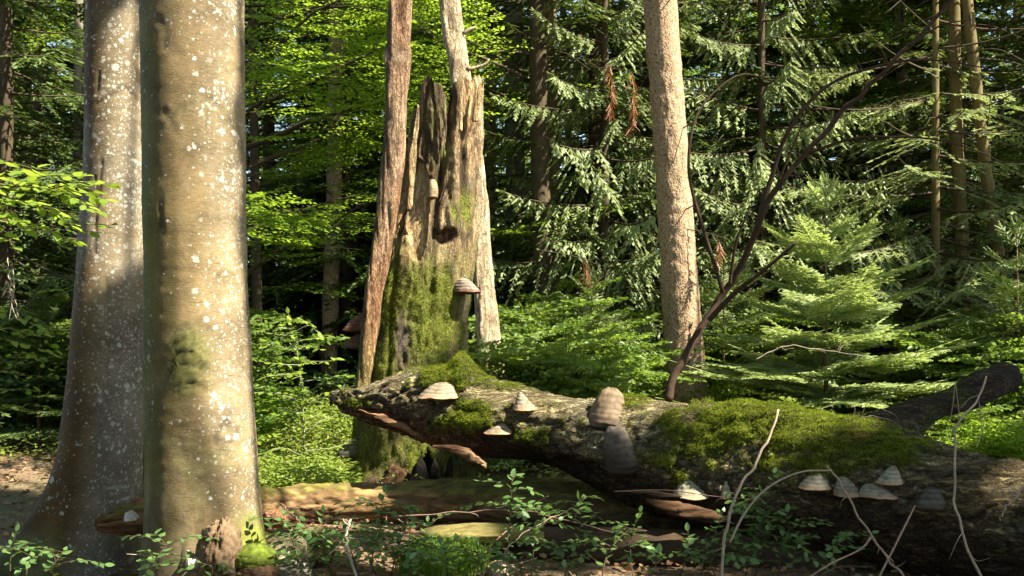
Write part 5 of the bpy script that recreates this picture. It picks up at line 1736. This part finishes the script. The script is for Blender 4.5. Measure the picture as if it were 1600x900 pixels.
stick("long thin reddish twig lying across in front of the low log", [(610, 808), (690, 802), (760, 798), (820, 800), (880, 812), (960, 830), (1010, 832)], [5.7, 5.5], .006, .003, (.22, .13, .10), [([(800, 822), (770, 850), (740, 890)], [5.5, 5.3], .005, .003), ([(960, 768), (1040, 766), (1120, 776), (1180, 780)], [5.6, 5.55], .005, .003)])
stick("upright pale grey stick among the shaded plants at the bottom", [(547, 812), (541, 840), (546, 870), (558, 905)], [5.3, 5.1], .010, .013, (.33, .29, .23))
stick("thin red twig crossing over the low log's sunlit end", [(438, 786), (460, 808), (478, 826)], [6.2, 6.0], .005, .004, (.26, .14, .11), [([(425, 836), (470, 818), (510, 812), (560, 810)], [5.9, 5.8], .004, .003)])
stick("bare curved twig at the bottom near the grass tuft", [(905, 790), (850, 815), (800, 850), (770, 905)], [5.4, 5.1], .004, .005, (.26, .19, .14))
stick("bundle of pale hanging dead twigs below the near beech branch", [(10, 402), (14, 430), (20, 460), (26, 498)], [5.3, 5.3], .004, .002, (.40, .34, .26), [([(20, 420), (22, 450), (18, 475), (27, 500)], [5.3, 5.3], .003, .002), ([(12, 440), (18, 470), (14, 500)], [5.3, 5.3], .003, .001)])
stick("dry grey branch lying among the shrubs behind the log", [(1180, 562), (1230, 540), (1290, 548), (1350, 556)], [8.4, 8.4], .008, .004, (.25, .2, .15))
stick("thin dark twig trailing along the mossy top of the log", [(1305, 655), (1350, 650), (1410, 660), (1465, 668)], [5.75, 5.6], .006, .003, (.10, .08, .055), [([(1380, 640), (1400, 650), (1405, 665)], [5.7, 5.65], .004, .003)])

# ------------------------------------------------------------------ young spruces
def make_young_spruce(name, label, H, seed, lmax, mat, loc, group=None, width=.03, whorl=.20, tint=.6, per=6, low=.12):
    rng = np.random.default_rng(seed)
    root = thing(name, label, "tree", loc, group)
    g = Geo()
    add_tube(g, np.array([[0, 0, -.1], [.01, 0, H * .5], [0, .01, H]]), (.022 + .006 * H, .012, .004), 8, .1, 1, None, (.17, .10, .05))
    g.build("stem", M['stick'], root, True)
    z = H
    while z > H * low:
        f = 1 - z / H
        nb = 4 if f < .06 else per
        a0 = rng.uniform(0, 6.28)
        for b in range(nb):
            az = a0 + b * 6.283 / nb + rng.uniform(-.25, .25)
            ln = (lmax * min(1, (f * 1.25) ** .8) + .10) * rng.uniform(.72, 1.15)
            el = math.radians(np.interp(f, [0, .1, .5, 1], [68, 42, 16, -4]) + rng.uniform(-7, 7))
            Rm = rotmat(az, el)
            pos, d, L = [], [], []
            def axis(t): return np.array([ln * t, 0, -.10 * ln * t * t + .05 * ln * t ** 3])
            x = .05 / ln if ln > .1 else 0
            k = 0
            pos.append(axis(.72)); d.append((1, 0, .08)); L.append(ln * .30 + .04)
            for s_ in np.arange(0.08, ln * .9, .055): pos.append(axis(s_ / ln)); d.append((1, 0, -.1)); L.append(.07)
            s_ = .05
            while s_ < ln * .93:
                t = s_ / ln
                for side in (1, -1):
                    aa = side * math.radians(rng.uniform(42, 58))
                    l2 = (.40 * (ln - s_) + .045) * rng.uniform(.75, 1.15) * (.55 + .45 * min(1, s_ / .25))
                    dz = rng.uniform(-.18, .05)
                    dd = nrm(np.array([math.cos(aa), math.sin(aa), dz]))
                    m = max(1, int(round(l2 / .08)))
                    for j in range(m):
                        pos.append(axis(t) + dd * l2 * j / m); d.append(dd); L.append(l2 / m * 1.15)
                        if j and m > 1:
                            for s3 in (1, -1):
                                a3 = aa + s3 * math.radians(45)
                                pos.append(axis(t) + dd * l2 * j / m); d.append((math.cos(a3), math.sin(a3), dz - .1)); L.append((l2 - l2 * j / m) * .55 + .03)
                s_ += rng.uniform(.045, .07)
            pos = np.array(pos) @ Rm.T + (0, 0, z)
            d = np.array(d, float) @ Rm.T
            L = np.array(L)
            n = len(pos)
            gg = Geo()
            tn = np.clip(tint + .12 * rng.normal() + rng.normal(size=n) * .12 - .25 * sstep(.1, .4, L) * 0, 0, 1)
            nn = np.tile(Rm[:, 2], (n, 1)) + rng.normal(size=(n, 3)) * .25
            place_leaves(gg, SHOOT, pos, d, nn, L, np.full(n, width), tn)
            place_leaves(gg, SHOOT2, pos, d, nn + rng.normal(size=(n, 3)) * .4, L * .97, np.full(n, width * .42), tn)
            V, Fq, _ = tube(np.array([axis(t) for t in (0, .4, .8)]) @ Rm.T + (0, 0, z), (.006, .002), 4, cap=False)
            gg.add(V, Fq, 0.0)
            gg.build("branch", M[mat], root)
        z -= whorl * rng.uniform(.8, 1.15) * (.45 if f < .05 else 1)
    return root


b = base(1290, 9.5)
ys = make_young_spruce("young_spruce", "bright sunlit young spruce standing alone behind the dead sapling", 2.65, 301, 1.5, 'young_needle', b, None, .044, .27, .55, 6)
YSG = "small spruces of the undergrowth"
b = base(925, 10.2)
y2 = make_young_spruce("young_spruce", "small grey green spruce sprays between the snag and the sunlit spruce trunk", 1.75, 302, 1.0, 'sunny_needle', b, None, .034, .20, .6, 6)
y3 = make_young_spruce("young_spruce", "loose young spruce at the right below the olive trunks", 2.3, 303, 1.2, 'needle', base(1590, 10.0), None, .032, .22, .8, 5)
for lab, px, Y, s_ in (("young spruce standing behind the second beech at the left", 60, 10.5, .7), ("small spruce half hidden by the slim sunlit spruce trunk", 1130, 11.3, 1.0), ("dark little spruce in the shade behind the bright young spruce", 1400, 12.0, 1.1)):
    o = copy_tree(y3)
    o["label"] = lab
    o.location = base(px, Y); o.scale = (s_, s_, s_); o.rotation_euler.z = px * .01

# hanging dead brown spruce sprays
def dead_spray(label, px, py, Y, L, seed):
    rng = np.random.default_rng(seed)
    o = P(px, py, Y)
    root = thing("dead_spray", label, "branch", o)
    g = Geo()
    pts = np.array([[0, .0, 0], [.03, 0, -L * .5], [-.02, 0, -L]])
    V, Fq, caps = tube(catmull(pts, 8), (.006, .002), 5); g.add(V, Fq); 
    g.build("stem", M['dark_bark'], root)
    g = Geo()
    add_tube(g, catmull([(-.45, .2, .10), (-.2, .1, .06), (0, 0, 0), (.12, -.03, -.05)], 10), (.007, .003), 5)
    g.build("twig", M['dark_bark'], root, True)
    n = int(L * 130)
    f = rng.random(n)
    pos = np.stack([.03 * np.sin(f * 3), 0 * f, -f * L], -1)
    d = np.stack([rng.normal(size=n) * .5, rng.normal(size=n) * .5, -1 + 0 * f], -1)
    g = Geo()
    place_leaves(g, SHOOT, pos, d, rng.normal(size=(n, 3)), rng.uniform(.06, .16, n), np.full(n, .022), rng.random(n))
    tag(g.build("needles", M['dead_needle'], root), kind="stuff")


for lab, px, py, Y, L, sd in (("long rusty dead spruce spray hanging high, left of the pair", 952, 98, 11.5, .62, 1), ("rusty dead spruce spray hanging high, right of the pair", 986, 112, 11.5, .66, 2), ("small orange dead spray in the green twigs low between snag and trunk", 912, 405, 9.9, .22, 3),
                             ("rust brown dead twigs behind the dead sapling's lower stem", 1120, 368, 10.2, .25, 4), ("small brown dead spray low beside the bleached pole", 826, 528, 9.8, .18, 5)):
    dead_spray(lab, px, py, Y, L, sd)

# ------------------------------------------------------------------ single trunks of the background
for lab, pts, Y, r0_, r1_, mat in (("dark straight trunk in shade close behind the bleached pole", [(852, 640), (848, 400), (842, 150), (838, -60)], 13.0, .13, .11, 'dark_bark'),
                                   ("olive trunk beside the dark one behind the bleached pole", [(872, 640), (868, 400), (862, 150), (858, -60)], 13.6, .09, .08, 'olive_bark'),
                                   ("olive trunk at the right, upright and inner of the pair", [(1512, 600), (1504, 400), (1494, 180), (1490, -60)], 12.6, .09, .07, 'olive_bark'),
                                   ("olive trunk at the right, slanting and outer of the pair", [(1580, 600), (1562, 420), (1535, 220), (1505, -60)], 12.4, .085, .065, 'olive_bark'),
                                   ("brown peeling trunk in the shade left of the snag", [(512, 640), (516, 480), (522, 300), (526, -60)], 14.2, .12, .10, 'spruce_bark'),
                                   ("pale grey trunk in dappled light behind the bleached pole", [(812, 560), (808, 400), (804, 200), (800, -60)], 15.5, .17, .14, 'grey_bark'),
                                   ("slender grey trunk in the shade left of the second beech", [(118, 640), (120, 300), (124, -60)], 12.8, .06, .05, 'grey_bark'),
                                   ("thin dark trunk between the thickest trunk and the snag", [(405, 700), (400, 380), (392, -60)], 12.8, .07, .05, 'dark_bark')):
    path = pxpath(pts, Y, 30)
    o = path[0].copy()
    o[2] = float(ground_z(o[0], o[1]))
    low_pt = np.array([[path[0, 0], Y, o[2] - .1]])
    path = np.vstack([low_pt, path]) if path[0, 2] > o[2] else path
    root = thing("tree", lab, "tree", o)
    g = Geo()
    add_tube(g, catmull(path, 60) - o, (r0_, r1_), 20, .14, 6)
    g.build("trunk", M[mat], root, True)
    rg = np.random.default_rng(int(pts[0][0]))
    for k in range(7):
        i = rg.integers(12, 30)
        q_ = path[i] - o
        a = rg.uniform(0, 6.28); l = rg.uniform(.5, 1.5)
        dv = np.array([math.cos(a), math.sin(a), 0])
        g = Geo()
        add_tube(g, catmull([q_, q_ + dv * l * .5 + (0, 0, -.05), q_ + dv * l + (0, 0, -.35 * l)], 10), (.012, .003), 5)
        g.build("dead_branch", M['dark_bark'], root, True)

# named leafy trees that hang into the picture
make_beech("beech_tree", "beech with bright layered leaf sprays filling the space left of the snag", 11, .09, 1.6, 50, 211, 'beech_leaf', 3.1, base(350, 11.4), None, True, (-1.5, 1.2), LEAF2)
make_beech("beech_tree", "sunlit beech sprays above and behind the bleached pole", 10, .07, 3.6, 22, 212, 'sun_leaf', 2.2, base(846, 13.5), None, True, (2.2, 5.2))
make_spruce("spruce_tree", "pale green sunlit spruce left of the slim trunk with hanging sprays", 12, .06, 1.0, 104, 213, 2.5, base(945, 13.2), None, 'sunny_needle', 'dark_bark', 9, .5, (0, 0), True, .034, True)
make_spruce("spruce_tree", "pale green sunlit spruce right of the slim trunk behind the dead sapling", 12, .06, 1.0, 104, 214, 2.6, base(1190, 13.4), None, 'sunny_needle', 'dark_bark', 9, .5, (0, 0), True, .034, True)
make_spruce("spruce_tree", "yellowish spruce with drooping sprays around the olive trunks at the right", 11, .05, 1.6, 90, 215, 2.4, base(1462, 12.4), None, 'sunny_needle', 'olive_bark', 9, .45, (0, 0), True, .03)
make_spruce("spruce_tree", "dark spruce filling the upper corner left of the second beech", 12, .08, 1.0, 110, 216, 2.4, base(10, 11.5), None, 'needle', 'dark_bark', 9, .4, (0, 0), True, .03)

# ------------------------------------------------------------------ shrubs and ground plants
def make_shrub(name, label, H, seed, nst, leaf, mat, group, spread=.55):
    rng = np.random.default_rng(seed)
    root = thing(name, label, "shrub", (0, 0, 0), group)
    g, t = Geo(), Geo()
    for k in range(nst):
        a = rng.uniform(0, 6.28); h = H * rng.uniform(.6, 1.05); s_ = spread * rng.uniform(.3, 1)
        pts = catmull([(0, 0, -.05), (math.cos(a) * s_ * .4, math.sin(a) * s_ * .4, h * .6), (math.cos(a) * s_, math.sin(a) * s_, h)], 10)
        add_tube(t, pts, (.006, .002), 4)
        for j in range(6):
            f = rng.uniform(.25, 1)
            q_ = np.array([np.interp(f, np.linspace(0, 1, 10), pts[:, i]) for i in range(3)])
            sp = BS[rng.integers(len(BS))]
            sc = rng.uniform(.35, .6)
            Rm = rotmat(rng.uniform(0, 6.28), rng.uniform(-.2, .45), rng.uniform(-.3, .3))
            pos = sp[0] @ Rm.T * sc + q_
            idx = rng.random(len(pos)) < .5
            n = idx.sum()
            L = leaf * rng.uniform(.7, 1.3, n)
            place_leaves(g, LEAF4, pos[idx], sp[1][idx] @ Rm.T, sp[2][idx] @ Rm.T + rng.normal(size=(n, 3)) * .8, L, L * .62, np.clip(rng.normal(.5, .15) + rng.normal(size=n) * .15, 0, 1))
    g.build("foliage", M[mat], root)
    t.build("stems", M['dark_bark'], root).name = "stem"
    return root


shr = [make_shrub("shrub", "", h, 400 + k, ns, lf, mt, "") for k, (h, ns, lf, mt) in enumerate(((1.15, 9, .06, 'shrub_leaf'), (.85, 8, .042, 'beech_leaf'), (1.5, 10, .058, 'shrub_leaf'), (.65, 8, .05, 'herb'), (1.0, 7, .05, 'shade_leaf')))]
rg = np.random.default_rng(44)
spots = []
for k in range(150):
    Y = 8.0 + 6.5 * rg.random() ** 1.2
    px = rg.uniform(760, 1680) if k % 3 else rg.uniform(-80, 560)
    if px < 240 and Y < 10.6: continue
    if 370 < px < 620 and Y < 14: continue
    if 540 < px < 760 and Y < 9.4: continue
    if abs(px - 1300) < 190 and Y < 10.6: continue
    if abs(px - 1070) < 75 and Y < 10.2: continue
    spots.append((px, Y))
SH_R = "leafy green shrubs in the undergrowth behind the fallen log"
SH_L = "shaded shrubs among the trees behind the two beeches"
for i, (px, Y) in enumerate(spots):
    o = shr[i % 5] if i < 5 else copy_tree(shr[i % 5])
    o.location = base(px, Y)
    s_ = rg.uniform(.8, 1.2) * (.75 if Y < 9 else 1)
    o.scale = (s_, s_, s_)
    o.rotation_euler.z = rg.uniform(0, 6.28)
    o["group"] = SH_R if px > 600 else SH_L
    o["label"] = "leafy green shrub among many in the undergrowth behind the fallen log" if px > 600 else "shaded green shrub among the dark trees behind the two beeches"

# herbs tinted brighter for the sunlight in the clearing between the beech and the snag, sparse ones elsewhere
g = Geo()
def herbs(px0, px1, Y0, Y1, n, hmax, tint, leaf):
    rng = np.random.default_rng(int(px0 + n))
    Yv_ = rng.uniform(Y0, Y1, n)
    x = (rng.uniform(px0, px1, n) - 800) * Yv_ / F
    gz = ground_z(x, Yv_)
    h = hmax * rng.random(n) ** .8 * (.55 + .45 * fbm(np.stack([x * 2.5, Yv_ * 2.5, 0 * x], -1), 2, 6))
    pos = np.stack([x, Yv_, gz + h.clip(.02)], -1)
    d = np.stack([rng.normal(size=n), rng.normal(size=n), rng.uniform(-.4, .5, n)], -1)
    L = leaf * rng.uniform(.6, 1.3, n)
    place_leaves(g, LEAF4, pos, d, rng.normal(size=(n, 3)) * .35 + (0, 0, 1), L, L * .5, np.clip(tint + rng.normal(size=n) * .2, 0, 1))
herbs(370, 560, 7.25, 8.35, 5000, .46, .75, .045)
herbs(370, 585, 8.4, 9.8, 2500, .4, .7, .05)
herbs(370, 590, 9.8, 13.0, 10000, .6, .75, .055)
herbs(-60, 230, 9.6, 12, 2600, .32, .6, .05)
herbs(560, 1700, 7.6, 12, 9000, .35, .3, .05)
herbs(-60, 1660, 12, 20, 5000, .4, .2, .08)
tag(g.build("ground_cover", M['herb']), "low yellow green herbs covering the forest floor behind the logs", "undergrowth", kind="stuff")


# ------------------------------------------------------------------ plants whose leaves can be picked out one by one
_lg = Geo()
TL = np.array([[0, 0, 0], [.26, .12, .05], [.45, .36, .10], [.40, .62, .09], [.2, .85, .03], [0, 1, -.08], [-.2, .85, .03], [-.40, .62, .09], [-.45, .36, .10], [-.26, .12, .05], [0, .36, 0], [0, .66, -.01]])
TF = [[0, 1, 10], [1, 2, 10], [2, 3, 11], [2, 11, 10], [3, 4, 11], [4, 5, 11], [0, 10, 9], [9, 10, 8], [8, 11, 7], [8, 10, 11], [7, 11, 6], [6, 11, 5]]
LEAF_ME = {}
for mat in ('sun_leaf', 'shade_leaf', 'shrub_leaf', 'beech_leaf', 'herb'):
    for k in range(2):
        gg = Geo()
        v = TL * (1, 1, 1 if k == 0 else -.6) * (.64, 1, .64)
        gg.add(v, np.array(TF), np.full(len(v), .45 + .2 * k))
        LEAF_ME[mat, k] = gg.mesh("leaf", M[mat], True)


def leaf_obj(root, pos, d, nr, L, mat, rng):
    d = nrm(d); s_ = nrm(np.cross(d, nr)); n_ = np.cross(s_, d)
    d = nrm(d + rng.normal(size=3) * .14); s_ = nrm(np.cross(d, nr)); n_ = np.cross(s_, d)
    o = bpy.data.objects.new("leaf", LEAF_ME[mat, int(rng.integers(2))])
    COL.objects.link(o)
    o.parent = root
    Mx = np.eye(4)
    Mx[:3, 0], Mx[:3, 1], Mx[:3, 2], Mx[:3, 3] = s_ * L, d * L, n_ * L, pos
    o.matrix_local = Matrix(Mx.tolist())


def leafy(name, label, cat, paths, leaf, gap_, mat, seed, flat=True, group=None, stem_r=.004, stem_mat='dark_bark', start=.1):
    """Twigs given as point lists (first is the main stem) with a row of single leaves on each."""
    rng = np.random.default_rng(seed)
    o = np.array(paths[0][0], float)
    root = thing(name, label, cat, o, group)
    for i, pts in enumerate(paths):
        pa = catmull(np.array(pts, float), 16) - o
        g = Geo()
        add_tube(g, pa, (stem_r if i == 0 else stem_r * .6, .0012), 5, 0, 0, None, (.2, .14, .08))
        g.build("stem" if i == 0 else "twig", M[stem_mat], root, True)
        ln = np.linalg.norm(np.diff(pa, axis=0), axis=1).sum()
        m = max(2, int(ln / gap_))
        tg = np.gradient(pa, axis=0)
        for j in range(m + 1):
            f = start + (1 - start) * (j + .3 * rng.random()) / m if j < m else 1.0
            f = min(f, 1)
            q_ = np.array([np.interp(f, np.linspace(0, 1, 16), pa[:, c_]) for c_ in range(3)])
            t_ = nrm(np.array([np.interp(f, np.linspace(0, 1, 16), tg[:, c_]) for c_ in range(3)]))
            up = np.array([0, 0, 1.0])
            sd = nrm(np.cross(t_, up) + rng.normal(size=3) * .05) * (1 if j % 2 else -1)
            d_ = t_ if j == m else nrm(t_ * rng.uniform(.4, .9) + sd + (0, 0, rng.uniform(-.35, .1)))
            nr_ = up + rng.normal(size=3) * .3
            if abs(d_[2]) > .9: nr_ = np.array([0, -1, .3])
            leaf_obj(root, q_, d_, nr_, leaf * rng.uniform(.7, 1.15), mat, rng)
    return root


# near beech branch reaching in from the left
rg = np.random.default_rng(91)
mainp = [P(-90, 300, 5.2), P(-20, 290, 5.25), P(60, 292, 5.3), P(120, 300, 5.35), P(165, 312, 5.4)]
paths = [mainp]
for (a, b, c_, d_) in ((-40, 296, 60, 262), (-10, 292, 90, 330), (20, 290, 130, 275), (50, 292, 150, 330), (-30, 300, 40, 360), (0, 305, 110, 352), (-50, 310, 20, 385), (-60, 250, 10, 256), (80, 295, 172, 290), (-20, 335, 120, 378), (-60, 330, 30, 345), (-40, 285, 45, 285), (10, 290, 100, 300), (40, 292, 110, 315), (60, 295, 145, 300), (-70, 320, 60, 318)):
    Y0 = 5.2 + rg.uniform(-.25, .35)
    paths.append([P(a, b, 5.25), P((a + c_) / 2, (b + d_) / 2 - 8, (5.25 + Y0) / 2), P(c_, d_, Y0)])
leafy("beech_branch", "bright yellow green beech branch reaching in before the second beech trunk", "branch", paths, .082, .031, 'sun_leaf', 92, stem_r=.007)
paths = [[P(-60, 330, 5.6), P(60, 355, 5.6), P(150, 362, 5.6)], [P(100, 358, 5.6), P(140, 350, 5.55), P(172, 352, 5.5)], [P(-40, 520, 5.9), P(30, 535, 5.9), P(80, 552, 5.95)], [P(-30, 480, 6.0), P(40, 500, 6.0), P(70, 520, 6.0)]]
leafy("beech_branch", "few large lower leaves hanging under the bright near beech branch", "branch", paths, .075, .05, 'sun_leaf', 93, stem_r=.004)

rg = np.random.default_rng(97)
paths = [[P(-120, 640, 7.2), P(-40, 600, 7.2), P(40, 560, 7.2)]]
for k in range(16):
    a, b_ = rg.uniform(-60, 60), rg.uniform(450, 640)
    Yk = 7.2 + rg.uniform(-.4, .5)
    paths.append([P(a, b_, 7.2), P(a + 35, b_ - 6 + rg.normal() * 6, Yk), P(a + rg.uniform(60, 95), b_ + rg.uniform(-8, 22), Yk)])
leafy("beech_sapling", "shaded leafy beech sapling at the left below the bright beech branch", "sapling", paths, .07, .05, 'beech_leaf', 98, stem_r=.007)

# sapling between the beech and the snag
rg = np.random.default_rng(95)
Ysap = 7.9
st = [P(478, 770, Ysap), P(474, 680, Ysap), P(472, 600, Ysap), P(462, 540, Ysap), P(450, 490, Ysap)]
paths = [st]
stc = catmull(np.array(st), 40)
for k in range(24):
    f = .16 + .80 * k / 24
    q_ = stc[int(f * 39)]
    l = (.58 * (1 - f) + .12) * rg.uniform(.8, 1.15)
    a = (0 if k % 2 else math.pi) + rg.uniform(-1.3, 1.3)
    dv = np.array([math.cos(a), math.sin(a), rg.uniform(.15, .45)])
    paths.append([q_, q_ + dv * l * .5 + rg.normal(size=3) * .03, q_ + dv * l * np.array([1, 1, rg.uniform(-.2, .8)])])
leafy("beech_sapling", "slender sunlit beech sapling in the clearing left of the snag", "sapling", paths, .072, .05, 'sun_leaf', 96, stem_r=.008, stem_mat='grey_bark', start=.3)

# shaded plants in front of the logs
FG = "shaded leafy shoots before the fallen logs"
specs = [(470, 905, 5.3, 440, 800, .30), (520, 905, 5.3, 505, 800, .3), (575, 905, 5.25, 600, 770, .3), (610, 900, 5.4, 640, 800, .3), (560, 900, 5.2, 540, 830, .3), (640, 905, 5.3, 600, 840, .3), (790, 905, 5.3, 800, 745, .3), (830, 905, 5.2, 850, 800, .3), (880, 905, 5.3, 905, 780, .3),
         (940, 905, 5.2, 960, 850, .3), (1060, 905, 5.2, 1075, 830, .3), (1120, 905, 5.1, 1100, 850, .3), (1180, 905, 5.2, 1190, 770, .3), (1215, 905, 5.1, 1230, 800, .3), (1240, 905, 5.0, 1250, 845, .3), (250, 905, 5.0, 262, 850, .3), (280, 905, 5.0, 300, 870, .3), (15, 905, 5.6, 25, 830, .3), (40, 905, 5.4, 60, 870, .3), (700, 905, 5.2, 690, 850, .3)]
side = {0: "leftmost", 19: ""}
places = ["by the pale rock", "beside the upright grey stick", "tallest below the snag's dark hollow", "right of the snag's foot", "short and low by the grey stick", "low beside the grass tuft", "climbing past the big log's splintered end", "low under the pointed fungi", "below the tan hoof fungus", "low below the dark hoof fungus",
          "below the white pyramid fungus", "low left of the leaning stick's foot", "tall and right of the leaning pale stick", "below the row of four fungi", "low right of the leaning stick", "at the thickest trunk's left foot", "at the thickest trunk's centre foot", "at the bottom left corner", "on the second beech's mossy foot", "behind the grass tuft"]
for i, (a, b, Y, c_, d_, _) in enumerate(specs):
    rg = np.random.default_rng(500 + i)
    b0, tp = P(a, b, Y), P(c_, d_, Y + .1)
    m_ = (b0 + tp) / 2 + (rg.normal() * .03, rg.normal() * .05, .02)
    main_ = [b0, m_, tp]
    paths = [main_]
    H = tp[2] - b0[2]
    for k in range(int(4 + H * 12)):
        f = rg.uniform(.35, 1)
        q_ = catmull(np.array(main_), 20)[int(f * 19)]
        an = rg.uniform(0, 6.28)
        l = rg.uniform(.14, .32)
        dv = np.array([math.cos(an), math.sin(an) * .6, rg.uniform(-.1, .35)])
        paths.append([q_, q_ + dv * l * .5 + (0, 0, .015), q_ + dv * l - (0, 0, .02)])
    leafy("leafy_shoot", "green leafy shoot in the shade " + places[i], "plant", paths, .052, .031, 'shade_leaf', 600 + i, group=FG, stem_r=.004, start=.25)

for i, (a, c_, d_, Y, wh) in enumerate(((455, 420, 815, 5.6, "between the pale rock and the grey stick"), (500, 480, 845, 5.1, "low before the pale rock"), (595, 570, 820, 5.5, "thick before the low log's middle"), (665, 668, 815, 5.6, "before the flat mossy slab"), (625, 640, 870, 5.0, "lowest left of the grass tuft"),
                                       (760, 745, 850, 5.2, "right beside the grass tuft"), (815, 780, 860, 5.0, "low right of the grass tuft"), (905, 870, 850, 5.0, "low in the deep shade below the hoof fungi"), (990, 1000, 800, 5.3, "left of the white pyramid fungus"), (1010, 1030, 865, 5.0, "at the bottom before the added dark log"),
                                       (1090, 1130, 800, 5.2, "right under the torn wood"), (1160, 1210, 740, 5.2, "reaching up to the moss beside the leaning stick"), (1300, 1310, 840, 5.0, "in the fork of the reddish stick"), (330, 335, 880, 4.9, "before the broken root knot"), (90, 100, 860, 5.3, "right on the mossy foot of the second beech"))):
    rg = np.random.default_rng(800 + i)
    b0, tp = P(a, 915, Y), P(c_, d_, Y + .1)
    main_ = [b0, (b0 + tp) / 2 + (rg.normal() * .03, rg.normal() * .05, .02), tp]
    paths = [main_]
    for k in range(int(4 + (tp[2] - b0[2]) * 11)):
        q_ = catmull(np.array(main_), 20)[int(rg.uniform(.35, 1) * 19)]
        an = rg.uniform(0, 6.28); l = rg.uniform(.12, .3)
        dv = np.array([math.cos(an), math.sin(an) * .6, rg.uniform(-.1, .35)])
        paths.append([q_, q_ + dv * l * .5 + (0, 0, .015), q_ + dv * l - (0, 0, .02)])
    leafy("leafy_shoot", "green leafy shoot in the shade " + wh, "plant", paths, .050, .031, 'shade_leaf', 900 + i, group=FG, stem_r=.004, start=.25)

# grass tuft and small fern-like litter at the bottom
rg = np.random.default_rng(66)
g = Geo()
n = 700
o = P(690, 898, 5.5); o[2] = float(ground_z(o[0], o[1]))
a = rg.uniform(0, 6.28, n); rad_ = .19 * np.sqrt(rg.random(n))
ln = rg.uniform(.12, .27, n)
bend = rg.uniform(.2, .9, n)
wv = .0022
for k in range(n):
    b0 = np.array([math.cos(a[k]) * rad_[k] * 1.4, math.sin(a[k]) * rad_[k], 0.03])
    az = rg.uniform(0, 6.28)
    dv = np.array([math.cos(az), math.sin(az), 0])
    sd = np.array([-math.sin(az), math.cos(az), 0])
    p1 = b0 + dv * ln[k] * bend[k] * .35 + (0, 0, ln[k] * .6)
    p2 = b0 + dv * ln[k] * bend[k] + (0, 0, ln[k] * .75)
    V = np.array([b0 - sd * wv, b0 + sd * wv, p1 + sd * wv * .8, p1 - sd * wv * .8, p2])
    g.add(V, np.array([[0, 1, 2, 3]]), rg.random())
    g.faces(np.array([[3, 2, 4]]) + g.n - 5)
tag(g.build("grass_tuft", M['grass'], None, False, o), "soft tuft of bright green grass at the bottom in front of the low log", "grass")

# ------------------------------------------------------------------ added unseen crowns, cut open or thickened to set sun and shade
rg = np.random.default_rng(1234)
shade = [("beech_tree", "unseen beech added beside the camera, crown shaped to shade the place", (6.4, 2.2)), ("beech_tree", "beech added outside the view, its crown shaped to shade the log", (9.5, 6.5)),
         ("beech_tree", "unseen beech added beyond the right edge, crown shaped for sun and shade", (11.5, 11.5)), ("beech_tree", "beech added behind the camera, wide crown shaped for sun and shade", (1.5, -2.0)), ("beech_tree", "tall unseen beech added far right to shade the undergrowth", (16, 8.5))]
n_leaf = 140000
ncl = n_leaf // 60
crn = [(-11.5, 12.5), (-6, 19)]
ctr = np.stack([rg.uniform(-11, 10, ncl), rg.uniform(1.5, 22, ncl), 0 * np.zeros(ncl)], -1)     # where the clump's shade falls
hgt = rg.uniform(8.5, 12.5, ncl)
cl = ctr + S[None] * (hgt / S[2])[:, None]
cl = cl[(cl[:, 2] > 1.5 + .36 * cl[:, 1] + .3) | (cl[:, 1] < 1)]
k_ = 60
dk_ = [a_ * Uax + b_ * Wax + c_ * S + S * (rg.uniform(8.5, 12) / S[2]) + (Uax * rg.normal() + Wax * rg.normal()) * r_ * .6 for (a_, b_, c_, r_) in SHADED for _ in range(int(5 + 16 * r_))]
dk_ = np.array([v for v in dk_ if v[2] > 1.8 + .36 * max(v[1], 0)])
cl = np.vstack([cl, dk_])
off = rg.normal(size=(len(cl), k_, 3)) * (.34, .34, .07)
pos = (cl[:, None] + off).reshape(-1, 3)
keep = ~sunlit_gap(pos, 0.10)
hole = vnoise(np.stack([pos @ Uax * 2.6, pos @ Wax * 2.6, 0 * pos[:, 0]], -1), 21) > .56
keep &= ~hole
for (a_, b_, c_, r_) in SHADED:
    keep |= ((pos @ Uax - a_) ** 2 + (pos @ Wax - b_) ** 2 < r_ ** 2) & ~sunlit_gap(pos, -.02)
pos = pos[keep]
own = np.argmin(np.stack([np.hypot(pos[:, 0] - x, pos[:, 1] - y) for (_, _, (x, y)) in shade], 1), 1)
for i, (nm, lab, (x, y)) in enumerate(shade):
    pi = pos[own == i]
    if len(pi) < 50: continue
    o = np.array([x, y, float(ground_z(x, y))])
    root = thing(nm, lab, "tree", o)
    c0 = pi.mean(0)
    g = Geo()
    add_tube(g, catmull([(0, 0, -.2), (0, 0, 4), (0.1, 0, 8.5), (.2, .1, 12)], 20), (.26, .18, .10, .04), 14, .08, i)
    g.build("trunk", M['beech'], root, True)
    g = Geo()
    for k in range(16):
        e = pi[rg.integers(len(pi))] - o
        z = rg.uniform(5.5, 9)
        add_tube(g, catmull([(0.05, 0, z), e * (.5, .5, 0) + (0, 0, (z + e[2]) / 2 + .3), e], 10), (.05, .008), 6)
    g.build("limbs", M['grey_bark'], root, True)
    g = Geo()
    n = len(pi)
    place_leaves(g, LEAF2, pi - o, np.stack([rg.normal(size=n), rg.normal(size=n), rg.uniform(-.4, .1, n)], -1), rg.normal(size=(n, 3)) * .4 + (0, 0, 1), rg.uniform(.15, .22, n), rg.uniform(.11, .15, n), rg.random(n))
    g.build("crown", M['beech_leaf'], root)
